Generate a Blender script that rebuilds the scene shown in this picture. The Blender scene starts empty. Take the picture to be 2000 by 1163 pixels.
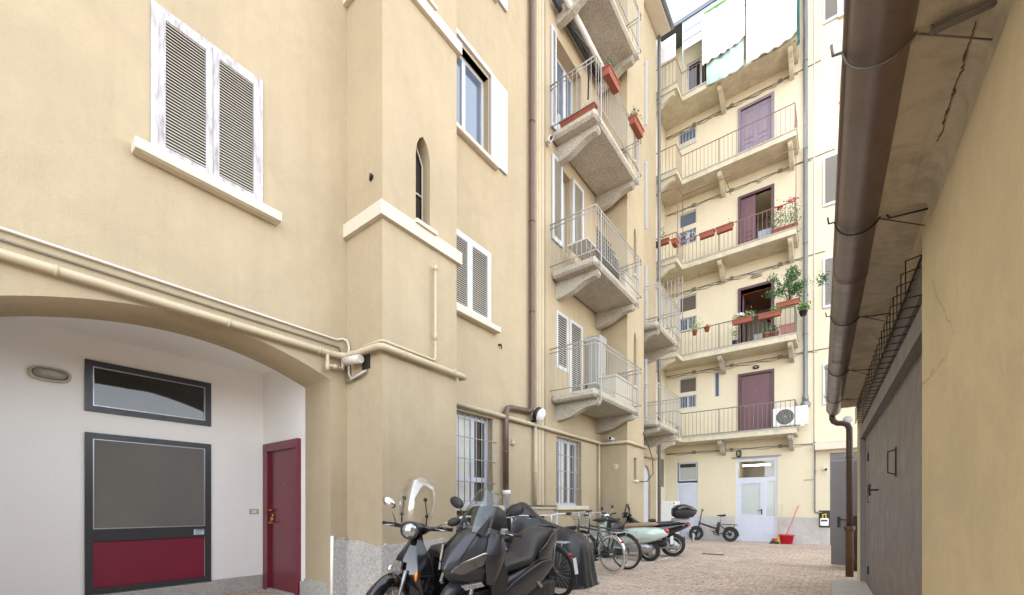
import bpy, math, random
from mathutils import Vector, Matrix, noise
from math import sin, cos, pi, radians as R, sqrt, atan2
random.seed(7)
sc = bpy.context.scene
COL = sc.collection
V = Vector

# ---------------------------------------------------------------- camera geometry (pixel -> point on a real plane)
FPX, CXP, HYP, CAMH = 843.0, 1000.0, 990.0, 1.2
TH = math.atan(635 / 843.0)
S_, C_ = sin(TH), cos(TH)
def uv(x, y): return (x - CXP) / FPX, (HYP - y) / FPX
def onX(x, y, X):
    u, v = uv(x, y); d = X / (-S_ + C_ * u); return V((X, d * (C_ + S_ * u), CAMH + d * v))
def onY(x, y, Y):
    u, v = uv(x, y); d = Y / (C_ + S_ * u); return V((d * (-S_ + C_ * u), Y, CAMH + d * v))
def onZ(x, y, Z=0.0):
    u, v = uv(x, y); d = (Z - CAMH) / v; return V((d * (-S_ + C_ * u), d * (C_ + S_ * u), Z))

# ---------------------------------------------------------------- objects
ORG = {}
def tag(o, label=None, cat=None, group=None, kind=None):
    if label: o['label'] = label
    if cat: o['category'] = cat
    if group: o['group'] = group
    if kind: o['kind'] = kind
    return o
def thing(name, label, cat, loc=(0, 0, 0), rz=0.0, group=None, rx=0.0, world=False):
    o = bpy.data.objects.new(name, None); COL.objects.link(o)
    o.empty_display_size = 0.2
    o.location = loc; o.rotation_euler = (rx, 0, rz)
    ORG[o] = V(loc) if world else V((0, 0, 0))
    return tag(o, label, cat, group)
def copy_tree(o, parent=None):
    c = o.copy(); COL.objects.link(c)
    if parent: c.parent = parent
    for ch in list(o.children): copy_tree(ch, c)
    return c

class MB:
    """collects shapes; build() links them as one mesh object"""
    def __init__(s, M=None): s.v = []; s.f = []; s.mi = []; s.sm = []; s.M = M; s.mat = 0
    def add(s, vs, fs, smooth=False):
        b = len(s.v)
        for p in vs:
            p = V(p)
            s.v.append(s.M(p) if s.M else p)
        for f in fs:
            s.f.append([b + i for i in f]); s.mi.append(s.mat); s.sm.append(smooth)
        return s
    def box(s, x0, x1, y0, y1, z0, z1):
        vs = [(x, y, z) for x in (x0, x1) for y in (y0, y1) for z in (z0, z1)]
        return s.add(vs, [(0, 1, 3, 2), (4, 6, 7, 5), (0, 4, 5, 1), (2, 3, 7, 6), (0, 2, 6, 4), (1, 5, 7, 3)])
    def rbox(s, x0, x1, y0, y1, z0, z1, r):
        """box with all edges chamfered"""
        r = min(r, (x1 - x0) * .45, (y1 - y0) * .45, (z1 - z0) * .45)
        vs = []; idx = {}
        for ix, X in enumerate((x0, x1)):
            for iy, Y in enumerate((y0, y1)):
                for iz, Z in enumerate((z0, z1)):
                    dx = r if ix == 0 else -r; dy = r if iy == 0 else -r; dz = r if iz == 0 else -r
                    for k, p in enumerate(((X, Y + dy, Z + dz), (X + dx, Y, Z + dz), (X + dx, Y + dy, Z))):
                        idx[(ix, iy, iz, k)] = len(vs); vs.append(p)
        g = lambda a, b, c, k: idx[(a, b, c, k)]
        fs = []
        for i in (0, 1):
            fs.append((g(i, 0, 0, 0), g(i, 1, 0, 0), g(i, 1, 1, 0), g(i, 0, 1, 0)))
            fs.append((g(0, i, 0, 1), g(1, i, 0, 1), g(1, i, 1, 1), g(0, i, 1, 1)))
            fs.append((g(0, 0, i, 2), g(1, 0, i, 2), g(1, 1, i, 2), g(0, 1, i, 2)))
        for a in (0, 1):
            for b in (0, 1):
                fs.append((g(a, b, 0, 0), g(a, b, 1, 0), g(a, b, 1, 1), g(a, b, 0, 1)))
                fs.append((g(a, 0, b, 0), g(a, 1, b, 0), g(a, 1, b, 2), g(a, 0, b, 2)))
                fs.append((g(0, a, b, 1), g(1, a, b, 1), g(1, a, b, 2), g(0, a, b, 2)))
                for c in (0, 1): fs.append((g(a, b, c, 0), g(a, b, c, 1), g(a, b, c, 2)))
        return s.add(vs, fs)
    def quad(s, a, b, c, d): return s.add([a, b, c, d], [(0, 1, 2, 3)])
    def tube(s, pts, r, n=8, close=False, caps=True, sm=True):
        pts = [V(p) for p in pts]
        m = len(pts); rs = r if isinstance(r, (list, tuple)) else [r] * m
        vs = []; nrm = None
        for i, p in enumerate(pts):
            if close: t = (pts[(i + 1) % m] - pts[i - 1])
            elif i == 0: t = pts[1] - p
            elif i == m - 1: t = p - pts[i - 1]
            else: t = (pts[i + 1] - p).normalized() + (p - pts[i - 1]).normalized()
            if t.length < 1e-9: t = V((0, 0, 1))
            t.normalize()
            if nrm is None:
                a = V((0, 0, 1)) if abs(t.z) < .9 else V((1, 0, 0))
                nrm = t.cross(a).normalized()
            else:
                nrm = (nrm - t * nrm.dot(t))
                if nrm.length < 1e-6: nrm = t.orthogonal()
                nrm.normalize()
            bn = t.cross(nrm); k = 1.0
            if 0 < i < m - 1 and not close:
                d = (pts[i + 1] - p).normalized(); k = 1 / max(.5, d.dot(t))
            for j in range(n):
                a = 2 * pi * j / n
                vs.append(p + (nrm * cos(a) + bn * sin(a)) * rs[i] * (k if k < 1.5 else 1.5) ** .5)
        fs = []
        for i in range(m if close else m - 1):
            for j in range(n):
                a = i * n; b = ((i + 1) % m) * n
                fs.append((a + j, a + (j + 1) % n, b + (j + 1) % n, b + j))
        s.add(vs, fs, sm)
        if caps and not close:
            s.add(vs[:n], [tuple(range(n))]); s.add(vs[-n:], [tuple(range(n))])
        return s
    def loft(s, rings, caps=True, sm=True, closed=True):
        n = len(rings[0]); vs = [p for r in rings for p in r]; fs = []
        for i in range(len(rings) - 1):
            for j in range(n if closed else n - 1):
                fs.append((i * n + j, i * n + (j + 1) % n, (i + 1) * n + (j + 1) % n, (i + 1) * n + j))
        s.add(vs, fs, sm)
        if caps:
            s.add(rings[0], [tuple(range(n))], False); s.add(rings[-1], [tuple(range(n))], False)
        return s
    def loftx(s, secs, n=16, p=2.6, sm=True, yc=0.0):
        """body along x: (x, half width, z bottom, z top)"""
        rings = []
        for q in secs:
            x, w, zb, zt = q[:4]; pp = q[4] if len(q) > 4 else p; yo = q[5] if len(q) > 5 else yc
            ring = []
            for j in range(n):
                a = 2 * pi * (j + .5) / n; ca, sa = cos(a), sin(a)
                ring.append(V((x, yo + w * math.copysign(abs(ca) ** (2 / pp), ca), (zb + zt) / 2 + (zt - zb) / 2 * math.copysign(abs(sa) ** (2 / pp), sa))))
            rings.append(ring)
        return s.loft(rings, True, sm)
    def zloft(s, rings, sm=False):
        """mirrored outline rings: (z, [(x, y>=0) nose..back])"""
        rr = []
        for z, h in rings:
            left = [V((q[0], q[1], z + (q[2] if len(q) > 2 else 0))) for q in h]
            right = [V((q[0], -q[1], z + (q[2] if len(q) > 2 else 0))) for q in reversed(h) if q[1] > 1e-6]
            rr.append(left + right)
        return s.loft(rr, True, sm)
    def lathe(s, prof, c, axis='z', n=24, sm=True, a0=0, a1=2 * pi):
        c = V(c); full = abs(a1 - a0 - 2 * pi) < 1e-6
        k = n if full else n + 1; vs = []; m = len(prof)
        for j in range(k):
            a = a0 + (a1 - a0) * j / n
            for r, h in prof:
                p = {'z': V((r * cos(a), r * sin(a), h)), 'y': V((r * cos(a), h, r * sin(a))), 'x': V((h, r * cos(a), r * sin(a)))}[axis]
                vs.append(c + p)
        fs = []
        for j in range(k if full else k - 1):
            for i in range(m - 1):
                a = j * m + i; b = ((j + 1) % k) * m + i
                fs.append((a, a + 1, b + 1, b))
        return s.add(vs, fs, sm)
    def disc(s, c, r, axis='y', n=20, ry=None):
        c = V(c); ry = ry or r
        f = {'z': lambda a: V((r * cos(a), ry * sin(a), 0)), 'y': lambda a: V((r * cos(a), 0, ry * sin(a))), 'x': lambda a: V((0, r * cos(a), ry * sin(a)))}[axis]
        return s.add([c + f(2 * pi * j / n) for j in range(n)], [tuple(range(n))])
    def ell(s, c, rx, ry, rz, n=14, m=8, rot=None):
        c = V(c); vs = []; fs = []
        for i in range(m + 1):
            t = pi * i / m
            for j in range(n):
                a = 2 * pi * j / n
                p = V((rx * sin(t) * cos(a), ry * sin(t) * sin(a), rz * cos(t)))
                vs.append(c + (rot @ p if rot else p))
        for i in range(m):
            for j in range(n):
                fs.append((i * n + j, i * n + (j + 1) % n, (i + 1) * n + (j + 1) % n, (i + 1) * n + j))
        return s.add(vs, fs, True)
    def prism(s, poly, d):
        """polygon (3D points, planar) extruded by vector d"""
        d = V(d); a = [V(p) for p in poly]; n = len(a)
        b = [p + d for p in a]
        fs = [tuple(range(n)), tuple(range(2 * n - 1, n - 1, -1))] + [(i, (i + 1) % n, n + (i + 1) % n, n + i) for i in range(n)]
        return s.add(a + b, fs)
    def patch(s, poly, t=.01):
        a = [V(p) for p in poly]; n = V((0, 0, 0))
        for i in range(len(a)):
            p, q = a[i], a[(i + 1) % len(a)]
            n += V(((p.y - q.y) * (p.z + q.z), (p.z - q.z) * (p.x + q.x), (p.x - q.x) * (p.y + q.y)))
        n.normalize()
        return s.prism([p - n * t for p in a], n * 2 * t)
    def leafs(s, pts, size, flat=.0):
        for p in pts:
            p = V(p); a = V((random.gauss(0, 1), random.gauss(0, 1), random.gauss(0, 1) * (1 - flat))).normalized()
            b = a.orthogonal().normalized(); b = (Matrix.Rotation(random.uniform(0, 6.28), 3, a) @ b)
            l = size * random.uniform(.6, 1.3); w = l * .42
            c = a.cross(b)
            s.add([p, p + b * l * .5 + c * w, p + b * l, p + b * l * .5 - c * w], [(0, 1, 2, 3)])
        return s
    def build(s, name, mats, parent=None, autosmooth=False):
        if not isinstance(mats, (list, tuple)): mats = [mats]
        lo = V([min(p[i] for p in s.v) for i in range(3)]); hi = V([max(p[i] for p in s.v) for i in range(3)])
        c = V(((lo.x + hi.x) / 2, (lo.y + hi.y) / 2, lo.z))
        me = bpy.data.meshes.new(name)
        me.from_pydata([tuple(p - c) for p in s.v], [], s.f)
        me.polygons.foreach_set('material_index', s.mi)
        me.polygons.foreach_set('use_smooth', s.sm)
        for m in mats: me.materials.append(m)
        me.update()
        import bmesh
        bm = bmesh.new(); bm.from_mesh(me)
        bmesh.ops.remove_doubles(bm, verts=bm.verts, dist=1e-5)
        bmesh.ops.recalc_face_normals(bm, faces=bm.faces)
        bm.to_mesh(me); bm.free()
        o = bpy.data.objects.new(name, me); COL.objects.link(o)
        if parent:
            o.parent = parent; o.location = c - ORG[parent]
        else: o.location = c
        ORG[o] = c
        return o

# local frames on walls: (along wall, outward, up)
def FX(X0): return lambda p: V((X0 + p.y, p.x, p.z))
def FY(Y0): return lambda p: V((p.x, Y0 - p.y, p.z))
def FYb(Y0): return lambda p: V((p.x, Y0 + p.y, p.z))

def wall(mb, a0, a1, z0, z1, ops=(), reveal=True):
    """flat wall with rectangular openings (a0,a1,z0,z1,depth)"""
    A = sorted({a0, a1, *[o[0] for o in ops], *[o[1] for o in ops]}); Z = sorted({z0, z1, *[o[2] for o in ops], *[o[3] for o in ops]})
    A = [a for a in A if a0 <= a <= a1]; Z = [z for z in Z if z0 <= z <= z1]
    for i in range(len(A) - 1):
        for j in range(len(Z) - 1):
            ca, cz = (A[i] + A[i + 1]) / 2, (Z[j] + Z[j + 1]) / 2
            if any(o[0] < ca < o[1] and o[2] < cz < o[3] for o in ops): continue
            mb.quad((A[i], 0, Z[j]), (A[i + 1], 0, Z[j]), (A[i + 1], 0, Z[j + 1]), (A[i], 0, Z[j + 1]))
    for o in ops:
        p, q, b, t, d = o[:5]
        mb.quad((p, 0, b), (p, 0, t), (p, -d, t), (p, -d, b)); mb.quad((q, 0, b), (q, 0, t), (q, -d, t), (q, -d, b))
        mb.quad((p, 0, t), (q, 0, t), (q, -d, t), (p, -d, t))
        if b > z0 + 1e-4: mb.quad((p, 0, b), (q, 0, b), (q, -d, b), (p, -d, b))

# ---------------------------------------------------------------- materials
def lin(c): return tuple(((x / 255) / 12.92 if x / 255 <= .04045 else ((x / 255 + .055) / 1.055) ** 2.4) for x in c) + (1,)
class NT:
    def __init__(s, name):
        s.m = bpy.data.materials.new(name); s.m.use_nodes = True
        s.n = s.m.node_tree.nodes; s.l = s.m.node_tree.links
        s.b = s.n['Principled BSDF']; s.out = s.n['Material Output']
    def new(s, t, **k):
        n = s.n.new(t)
        for a, b in k.items(): setattr(n, a, b)
        return n
    def link(s, a, b): s.l.new(a, b)
    def coord(s, scale=(1, 1, 1), kind='Object'):
        if kind == 'World': g = s.new('ShaderNodeNewGeometry').outputs['Position']
        else: g = s.new('ShaderNodeTexCoord').outputs[kind]
        mp = s.new('ShaderNodeMapping'); mp.inputs['Scale'].default_value = scale
        s.link(g, mp.inputs['Vector']); return mp.outputs['Vector']
    def noise(s, vec, scale, detail=4, rough=.55, dist=0):
        n = s.new('ShaderNodeTexNoise'); n.inputs['Scale'].default_value = scale; n.inputs['Detail'].default_value = detail
        n.inputs['Roughness'].default_value = rough; n.inputs['Distortion'].default_value = dist
        s.link(vec, n.inputs['Vector']); return n.outputs['Fac']
    def ramp(s, fac, stops):
        r = s.new('ShaderNodeValToRGB'); e = r.color_ramp.elements
        while len(e) < len(stops): e.new(.5)
        for i, (p, c) in enumerate(stops): e[i].position = p; e[i].color = c if len(c) == 4 else tuple(c) + (1,)
        s.link(fac, r.inputs['Fac']); return r.outputs['Color']
    def mix(s, fac, a, b, mode='MIX'):
        m = s.new('ShaderNodeMix', data_type='RGBA', blend_type=mode)
        for sock, val in ((m.inputs['Factor'], fac), (m.inputs['A'], a), (m.inputs['B'], b)):
            if isinstance(val, (int, float, tuple)): sock.default_value = val
            else: s.link(val, sock)
        return m.outputs['Result']
    def math(s, op, a, b=0.0):
        m = s.new('ShaderNodeMath', operation=op)
        for i, val in enumerate((a, b)):
            if isinstance(val, (int, float)): m.inputs[i].default_value = val
            else: s.link(val, m.inputs[i])
        return m.outputs[0]
    def bump(s, h, strength=.3, dist=.01, normal=None):
        b = s.new('ShaderNodeBump'); b.inputs['Strength'].default_value = strength; b.inputs['Distance'].default_value = dist
        s.link(h, b.inputs['Height'])
        if normal: s.link(normal, b.inputs['Normal'])
        s.link(b.outputs['Normal'], s.b.inputs['Normal']); return b.outputs['Normal']
    def set(s, **k):
        for a, v in k.items(): s.b.inputs[a.replace('_', ' ')].default_value = v
        return s
    def base(s, x):
        if isinstance(x, tuple): s.b.inputs['Base Color'].default_value = x
        else: s.link(x, s.b.inputs['Base Color'])

def plaster(name, c, vary=.10, bump=.35, streak=.0, scale=1.0, crack=False, dirt=None, rough=.9, blot=0.0, bscale=1.6):
    t = NT(name); p = t.coord(kind='World')
    c = V(c[:3])
    a = tuple(c * (1 - vary)) + (1,); b = tuple(V([min(1, x) for x in c * (1 + vary * .7)])) + (1,)
    n1 = t.noise(p, .9 * scale, 6, .62, .4); n2 = t.noise(p, 7 * scale, 5, .6)
    col = t.ramp(n1, [(.3, a), (.7, b)])
    col = t.mix(.35, col, t.ramp(n2, [(.3, tuple(c * (1 - vary * 1.1)) + (1,)), (.7, b)]))
    sp = t.noise(t.coord((60, 60, 30), 'World'), 1, 2)
    col = t.mix(t.math('MULTIPLY', t.ramp(sp, [(.62, (0, 0, 0, 1)), (.75, (1, 1, 1, 1))]), .12), col, tuple(c * .55) + (1,))
    if streak:
        st = t.noise(t.coord((2.2, 2.2, .16), 'World'), 1.6, 6, .7)
        d = dirt or tuple(c * .55) + (1,)
        col = t.mix(t.math('MULTIPLY', t.ramp(st, [(.48, (0, 0, 0, 1)), (.74, (1, 1, 1, 1))]), streak), col, d)
        st2 = t.noise(t.coord((9, 9, .5), 'World'), 1.3, 4, .7)
        col = t.mix(t.math('MULTIPLY', t.ramp(st2, [(.55, (0, 0, 0, 1)), (.8, (1, 1, 1, 1))]), streak * .5), col, d)
    if blot:
        bl = t.noise(p, bscale, 8, .68, 1.2)
        col = t.mix(t.math('MULTIPLY', t.ramp(bl, [(.47, (0, 0, 0, 1)), (.60, (1, 1, 1, 1))]), blot), col, dirt or tuple(c * .6) + (1,))
        bl2 = t.noise(p, bscale * 2.7, 8, .7, .6)
        col = t.mix(t.math('MULTIPLY', t.ramp(bl2, [(.56, (0, 0, 0, 1)), (.64, (1, 1, 1, 1))]), blot * .6), col, tuple(V([min(1, q * 1.25) for q in c])) + (1,))
    h = t.noise(p, 38 * scale, 6, .7); h2 = t.noise(p, 4.5, 4, .6, .8)
    hh = t.math('ADD', t.math('MULTIPLY', h, .5), h2)
    if crack:
        v = t.new('ShaderNodeTexVoronoi', feature='DISTANCE_TO_EDGE'); v.inputs['Scale'].default_value = .55
        nn = t.new('ShaderNodeTexNoise'); nn.inputs['Scale'].default_value = 3.0; nn.inputs['Detail'].default_value = 6
        t.link(p, nn.inputs['Vector'])
        mm = t.mix(.22, p, nn.outputs['Color']); t.link(mm, v.inputs['Vector'])
        ck = t.ramp(v.outputs['Distance'], [(.0, (1, 1, 1, 1)), (.0022, (0, 0, 0, 1))])
        gate = t.ramp(t.noise(p, .8, 2), [(.52, (0, 0, 0, 1)), (.58, (1, 1, 1, 1))])
        col = t.mix(t.math('MULTIPLY', t.math('MULTIPLY', ck, gate), .5), col, tuple(c * .3) + (1,))
    t.base(col); t.bump(hh, bump, .012); t.set(Roughness=rough); t.b.inputs['Specular IOR Level'].default_value = .25
    return t.m

def paint(name, c, rough=.4, metal=0.0, vary=.06, scale=6, bump=0.0, bscale=60, coat=0.0, spec=.5, wear=None, wearamt=.0):
    t = NT(name); p = t.coord()
    c3 = V(c[:3])
    col = t.ramp(t.noise(p, scale, 5, .6), [(.3, tuple(c3 * (1 - vary)) + (1,)), (.7, tuple(V([min(1, x) for x in c3 * (1 + vary)])) + (1,))])
    if wear is not None:
        w = t.noise(t.coord((7, 7, 1.2)), 2.2, 7, .72)
        col = t.mix(t.ramp(w, [(.60 - wearamt * .2, (0, 0, 0, 1)), (.70, (1, 1, 1, 1))]), col, wear)
    t.base(col)
    rq = .15 if coat == 0 else .04
    rr = t.ramp(t.noise(p, scale * 2.3, 4), [(.3, (max(0, rough * (1 - rq)),) * 3), (.7, (min(1, rough * (1 + rq)),) * 3)])
    t.link(rr, t.b.inputs['Roughness'])
    t.set(Metallic=metal); t.b.inputs['Coat Weight'].default_value = coat; t.b.inputs['Coat Roughness'].default_value = .06
    t.b.inputs['Specular IOR Level'].default_value = spec
    if bump: t.bump(t.noise(p, bscale, 4), bump, .004)
    return t.m

def speckle(name, c, d, scale=55, amt=.6, bump=.3, rough=.85, pit=0):
    t = NT(name); p = t.coord(kind='World')
    v = t.new('ShaderNodeTexVoronoi'); v.inputs['Scale'].default_value = scale; t.link(p, v.inputs['Vector'])
    g = t.new('ShaderNodeSeparateColor'); t.link(v.outputs['Color'], g.inputs['Color'])
    base = t.ramp(t.noise(p, 1.8, 6, .65), [(.3, tuple(V(c[:3]) * .82) + (1,)), (.7, c)])
    st = t.noise(p, .75, 7, .7, .6)
    base = t.mix(t.math('MULTIPLY', t.ramp(st, [(.46, (0, 0, 0, 1)), (.66, (1, 1, 1, 1))]), .55), base, tuple(V(c[:3]) * .6) + (1,))
    col = t.mix(t.math('MULTIPLY', t.ramp(g.outputs[0], [(.55, (0, 0, 0, 1)), (.8, (1, 1, 1, 1))]), amt), base, d)
    col = t.mix(t.math('MULTIPLY', t.ramp(g.outputs[1], [(.75, (0, 0, 0, 1)), (.9, (1, 1, 1, 1))]), amt * .7), col, tuple(V([min(1, x * 1.35) for x in c[:3]])) + (1,))
    t.base(col); t.set(Roughness=rough); t.bump(t.noise(p, scale * .8, 4, .7), bump, .01)
    return t.m

def glassm(name, tint=(.9, .93, .93, 1), gloss=.12, rough=.02):
    t = NT(name); t.n.remove(t.b)
    a = t.new('ShaderNodeBsdfTransparent'); a.inputs['Color'].default_value = tint
    g = t.new('ShaderNodeBsdfGlossy'); g.inputs['Roughness'].default_value = rough; g.inputs['Color'].default_value = (.95, .97, 1, 1)
    f = t.new('ShaderNodeLayerWeight'); f.inputs['Blend'].default_value = .5
    ad = t.math('ADD', t.math('MULTIPLY', t.math('POWER', f.outputs['Facing'], 4.0), .45), gloss)
    m = t.new('ShaderNodeMixShader'); t.link(ad, m.inputs[0]); t.link(a.outputs[0], m.inputs[1]); t.link(g.outputs[0], m.inputs[2])
    t.link(m.outputs[0], t.out.inputs['Surface']); return t.m

def pane(name, c, rough=.04, spec=.8, coat=.6):
    t = NT(name); p = t.coord()
    t.base(t.ramp(t.noise(p, 1.1, 3), [(.3, tuple(V(c[:3]) * .85) + (1,)), (.7, c)])); t.set(Roughness=rough)
    t.b.inputs['Specular IOR Level'].default_value = spec; t.b.inputs['Coat Weight'].default_value = coat
    t.b.inputs['Coat Roughness'].default_value = .02
    t.bump(t.noise(p, 3, 2), .02, .01); return t.m

def setts(name):
    t = NT(name); p = t.coord(kind='World')
    w = t.new('ShaderNodeTexNoise'); w.inputs['Scale'].default_value = 1.4; t.link(p, w.inputs['Vector'])
    q = t.mix(.10, p, w.outputs['Color'])
    v = t.new('ShaderNodeTexVoronoi', feature='DISTANCE_TO_EDGE'); v.inputs['Scale'].default_value = 11.5; v.inputs['Randomness'].default_value = .62
    k = t.new('ShaderNodeTexVoronoi'); k.inputs['Scale'].default_value = 11.5; k.inputs['Randomness'].default_value = .62
    t.link(q, v.inputs['Vector']); t.link(q, k.inputs['Vector'])
    sx = t.new('ShaderNodeSeparateColor'); t.link(k.outputs['Color'], sx.inputs['Color'])
    col = t.ramp(sx.outputs[0], [(0, lin((136, 118, 104))), (.3, lin((158, 138, 120))), (.55, lin((148, 134, 122))), (.8, lin((170, 154, 136))), (1, lin((142, 133, 127)))])
    col = t.mix(t.math('MULTIPLY', t.noise(p, 30, 5, .7), .35), col, lin((196, 182, 168)))
    big = t.noise(p, .55, 5, .6, .5)
    col = t.mix(t.math('MULTIPLY', t.ramp(big, [(.42, (0, 0, 0, 1)), (.66, (1, 1, 1, 1))]), .35), col, lin((186, 170, 156)))
    e = t.ramp(v.outputs['Distance'], [(.01, (0, 0, 0, 1)), (.075, (1, 1, 1, 1))])
    col = t.mix(e, lin((120, 108, 98)), col)
    oil = t.noise(p, .9, 7, .65, .8)
    col = t.mix(t.math('MULTIPLY', t.ramp(oil, [(.52, (0, 0, 0, 1)), (.68, (1, 1, 1, 1))]), .32), col, lin((104, 92, 84)))
    col = t.mix(1.0, col, (1.5, 1.5, 1.5, 1), 'MULTIPLY')
    t.base(col); t.set(Roughness=.78)
    h = t.math('ADD', t.math('MULTIPLY', e, 1.0), t.math('MULTIPLY', t.noise(p, 40, 4), .35))
    t.bump(h, .5, .012); return t.m

def cloth(name, c, rough=.85, sheen=.3, scale=4, vary=.1):
    t = NT(name); p = t.coord()
    c3 = V(c[:3])
    t.base(t.ramp(t.noise(p, scale, 5), [(.3, tuple(c3 * (1 - vary)) + (1,)), (.7, tuple(V([min(1, x) for x in c3 * (1 + vary)])) + (1,))]))
    t.set(Roughness=rough); t.b.inputs['Sheen Weight'].default_value = sheen
    t.bump(t.noise(p, 9, 5, .6, .6), .25, .02); return t.m

def leafm(name, c):
    t = NT(name); p = t.coord(kind='World')
    c3 = V(c[:3])
    t.base(t.ramp(t.noise(p, 9, 3), [(.3, tuple(c3 * .6) + (1,)), (.7, tuple(c3 * 1.5) + (1,))])); t.set(Roughness=.55)
    t.b.inputs['Transmission Weight'].default_value = .0
    return t.m

M = {}
M['tan'] = plaster('tan plaster', (.43, .352, .232, 1), .08, .6, .17, blot=.12, bscale=.7)
M['tan_under'] = M['tan']
M['yellow'] = plaster('yellow plaster', (.66, .59, .43, 1), .06, .3, .2, blot=.10, bscale=.8, dirt=(.56, .49, .35, 1))
M['garage'] = plaster('ochre plaster', (.63, .54, .345, 1), .09, .7, .16, crack=True, dirt=(.42, .37, .25, 1), blot=.25, bscale=1.1)
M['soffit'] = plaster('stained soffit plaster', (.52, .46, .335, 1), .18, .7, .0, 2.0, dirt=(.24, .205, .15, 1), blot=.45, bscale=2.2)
M['white_wall'] = plaster('white plaster', (.90, .89, .865, 1), .02, .2, .02)
M['trim'] = plaster('off white stone trim', lin((204, 196, 178)), .05, .2, .12)
M['rough'] = speckle('grey roughcast', lin((192, 188, 182)), lin((140, 135, 130)), 46, .45, 1.0, .95)
M['granite'] = speckle('granite', lin((190, 187, 180)), lin((128, 124, 118)), 130, .6, .15, .7)
M['concrete'] = speckle('terrazzo concrete', lin((186, 180, 166)), lin((124, 118, 106)), 60, .55, .45, .9)
M['apron'] = speckle('light concrete', lin((196, 193, 188)), lin((172, 168, 162)), 30, .25, .3, .9)
M['ycement'] = plaster('painted yellow slab', (.58, .53, .40, 1), .15, .5, .25, dirt=(.30, .26, .17, 1), blot=.35, bscale=1.8)
M['setts'] = setts('porphyry setts')
M['white_wood'] = paint('weathered white wood', lin((190, 191, 193)), .5, 0, .05, 5, wear=lin((128, 112, 106)), wearamt=.75)
M['white_paint'] = paint('white paint', lin((192, 195, 200)), .4, 0, .04)
M['slat'] = paint('pale louvre slat', lin((176, 170, 156)), .55, 0, .07)
M['lilac_white'] = paint('cool white paint', lin((196, 200, 212)), .45, 0, .05)
M['slat_gap_shade'] = paint('painted slat gap shade', (.012, .011, .010, 1), .9, 0, .05, spec=.1)  # near-black base colour stands in for shade behind the louvres
M['grey_frame'] = paint('anthracite frame', lin((50, 53, 58)), .38, 0, .06)
M['dark_glass'] = pane('dark window glass', lin((44, 44, 44)), .03, .5, .1)
M['blind_glass'] = pane('grey blind behind glass', lin((118, 117, 114)), .10, .4, .15)
M['blue_glass'] = pane('sky reflecting glass', lin((96, 110, 128)), .03, .9, .8)
M['pale_glass'] = pane('curtained glass', lin((178, 180, 174)), .08, .4, .2)
M['frost'] = pane('frosted glass', lin((186, 194, 190)), .3, .5, .2)
M['mauve_glass'] = pane('brown grey glass', lin((104, 96, 88)), .1, .35, .1)
M['burgundy'] = paint('burgundy panel', lin((122, 22, 50)), .42, 0, .07, 3)
M['red_door'] = paint('burgundy door', lin((112, 34, 50)), .34, 0, .04, 2, coat=.15)
M['brass'] = paint('brass', lin((190, 150, 84)), .3, .9, .08)
M['chrome'] = paint('chrome', lin((215, 215, 215)), .12, 1, .03)
M['alu'] = paint('cast aluminium', lin((176, 176, 178)), .4, .8, .06)
M['mauve'] = paint('mauve brown paint', lin((82, 52, 58)), .5, 0, .07, 3)
M['lilac'] = paint('light lilac paint', lin((128, 116, 128)), .5, 0, .06, 3)  # lighter, bluer tone than the mauve doors
M['mauve_door'] = paint('dusty mauve door', lin((98, 64, 70)), .45, 0, .08, 3)
M['beige_pipe'] = paint('beige painted pipe', lin((184, 170, 142)), .5, 0, .05, 5)
M['white_pipe'] = paint('white conduit', lin((206, 200, 190)), .5, 0, .05)
M['brown_pipe'] = paint('brown downpipe', lin((104, 82, 74)), .42, .2, .08, 4)
M['brown_gutter'] = paint('brown gutter', lin((122, 104, 96)), .36, .15, .10, 3, wear=lin((98, 84, 76)), wearamt=.2)
M['iron'] = paint('rusty cast iron', lin((92, 66, 46)), .6, .3, .18, 5)
M['grey_pipe'] = paint('grey downpipe', lin((128, 128, 130)), .4, .4, .08, 4)
M['black_metal'] = paint('black metal', lin((36, 34, 34)), .45, .3, .1)
M['rail_white'] = paint('white railing', lin((158, 156, 150)), .45, .1, .06)
M['rail_dark'] = paint('grey railing', lin((112, 106, 100)), .45, .3, .08)
M['rail_brown'] = paint('brown railing', lin((132, 96, 88)), .5, .2, .1)
M['gate'] = paint('grey steel door', lin((98, 95, 97)), .38, .3, .06, 3, bump=.1)
M['garage_door'] = paint('grey garage door paint', lin((112, 106, 104)), .5, .1, .08, 2, bump=.25, bscale=30, wear=lin((122, 112, 110)), wearamt=.2)
M['garage_frame'] = paint('grey garage frame paint', lin((116, 112, 110)), .5, .1, .06, 2)
M['terracotta'] = paint('terracotta', lin((142, 78, 58)), .75, 0, .1, 6)
M['pinkpot'] = paint('pink plastic pot', lin((160, 106, 92)), .6, 0, .06, 6)
M['bluepot'] = paint('blue pot', lin((58, 66, 120)), .5, 0, .06)
M['leaf'] = leafm('green leaves', lin((92, 128, 62)))
M['leaf_pale'] = leafm('pale green leaves', lin((140, 158, 104)))
M['leaf_dark'] = leafm('dark green leaves', lin((70, 104, 58)))
M['flower_red'] = paint('red petals', lin((206, 60, 74)), .6, 0, .2)
M['flower_white'] = paint('white petals', lin((232, 226, 232)), .6, 0, .05)
M['stem'] = paint('stem', lin((104, 92, 70)), .8, 0, .1)
M['plastic_white'] = paint('white plastic', lin((228, 229, 228)), .45, 0, .03)
M['ac_grille'] = paint('grey fan grille', lin((150, 148, 142)), .5, 0, .05)
M['lampglass'] = paint('ribbed lamp glass', lin((150, 146, 134)), .25, 0, .1, 20, bump=.3, bscale=30)
M['lampframe'] = paint('cream lamp frame', lin((186, 178, 160)), .5, 0, .06)
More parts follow.
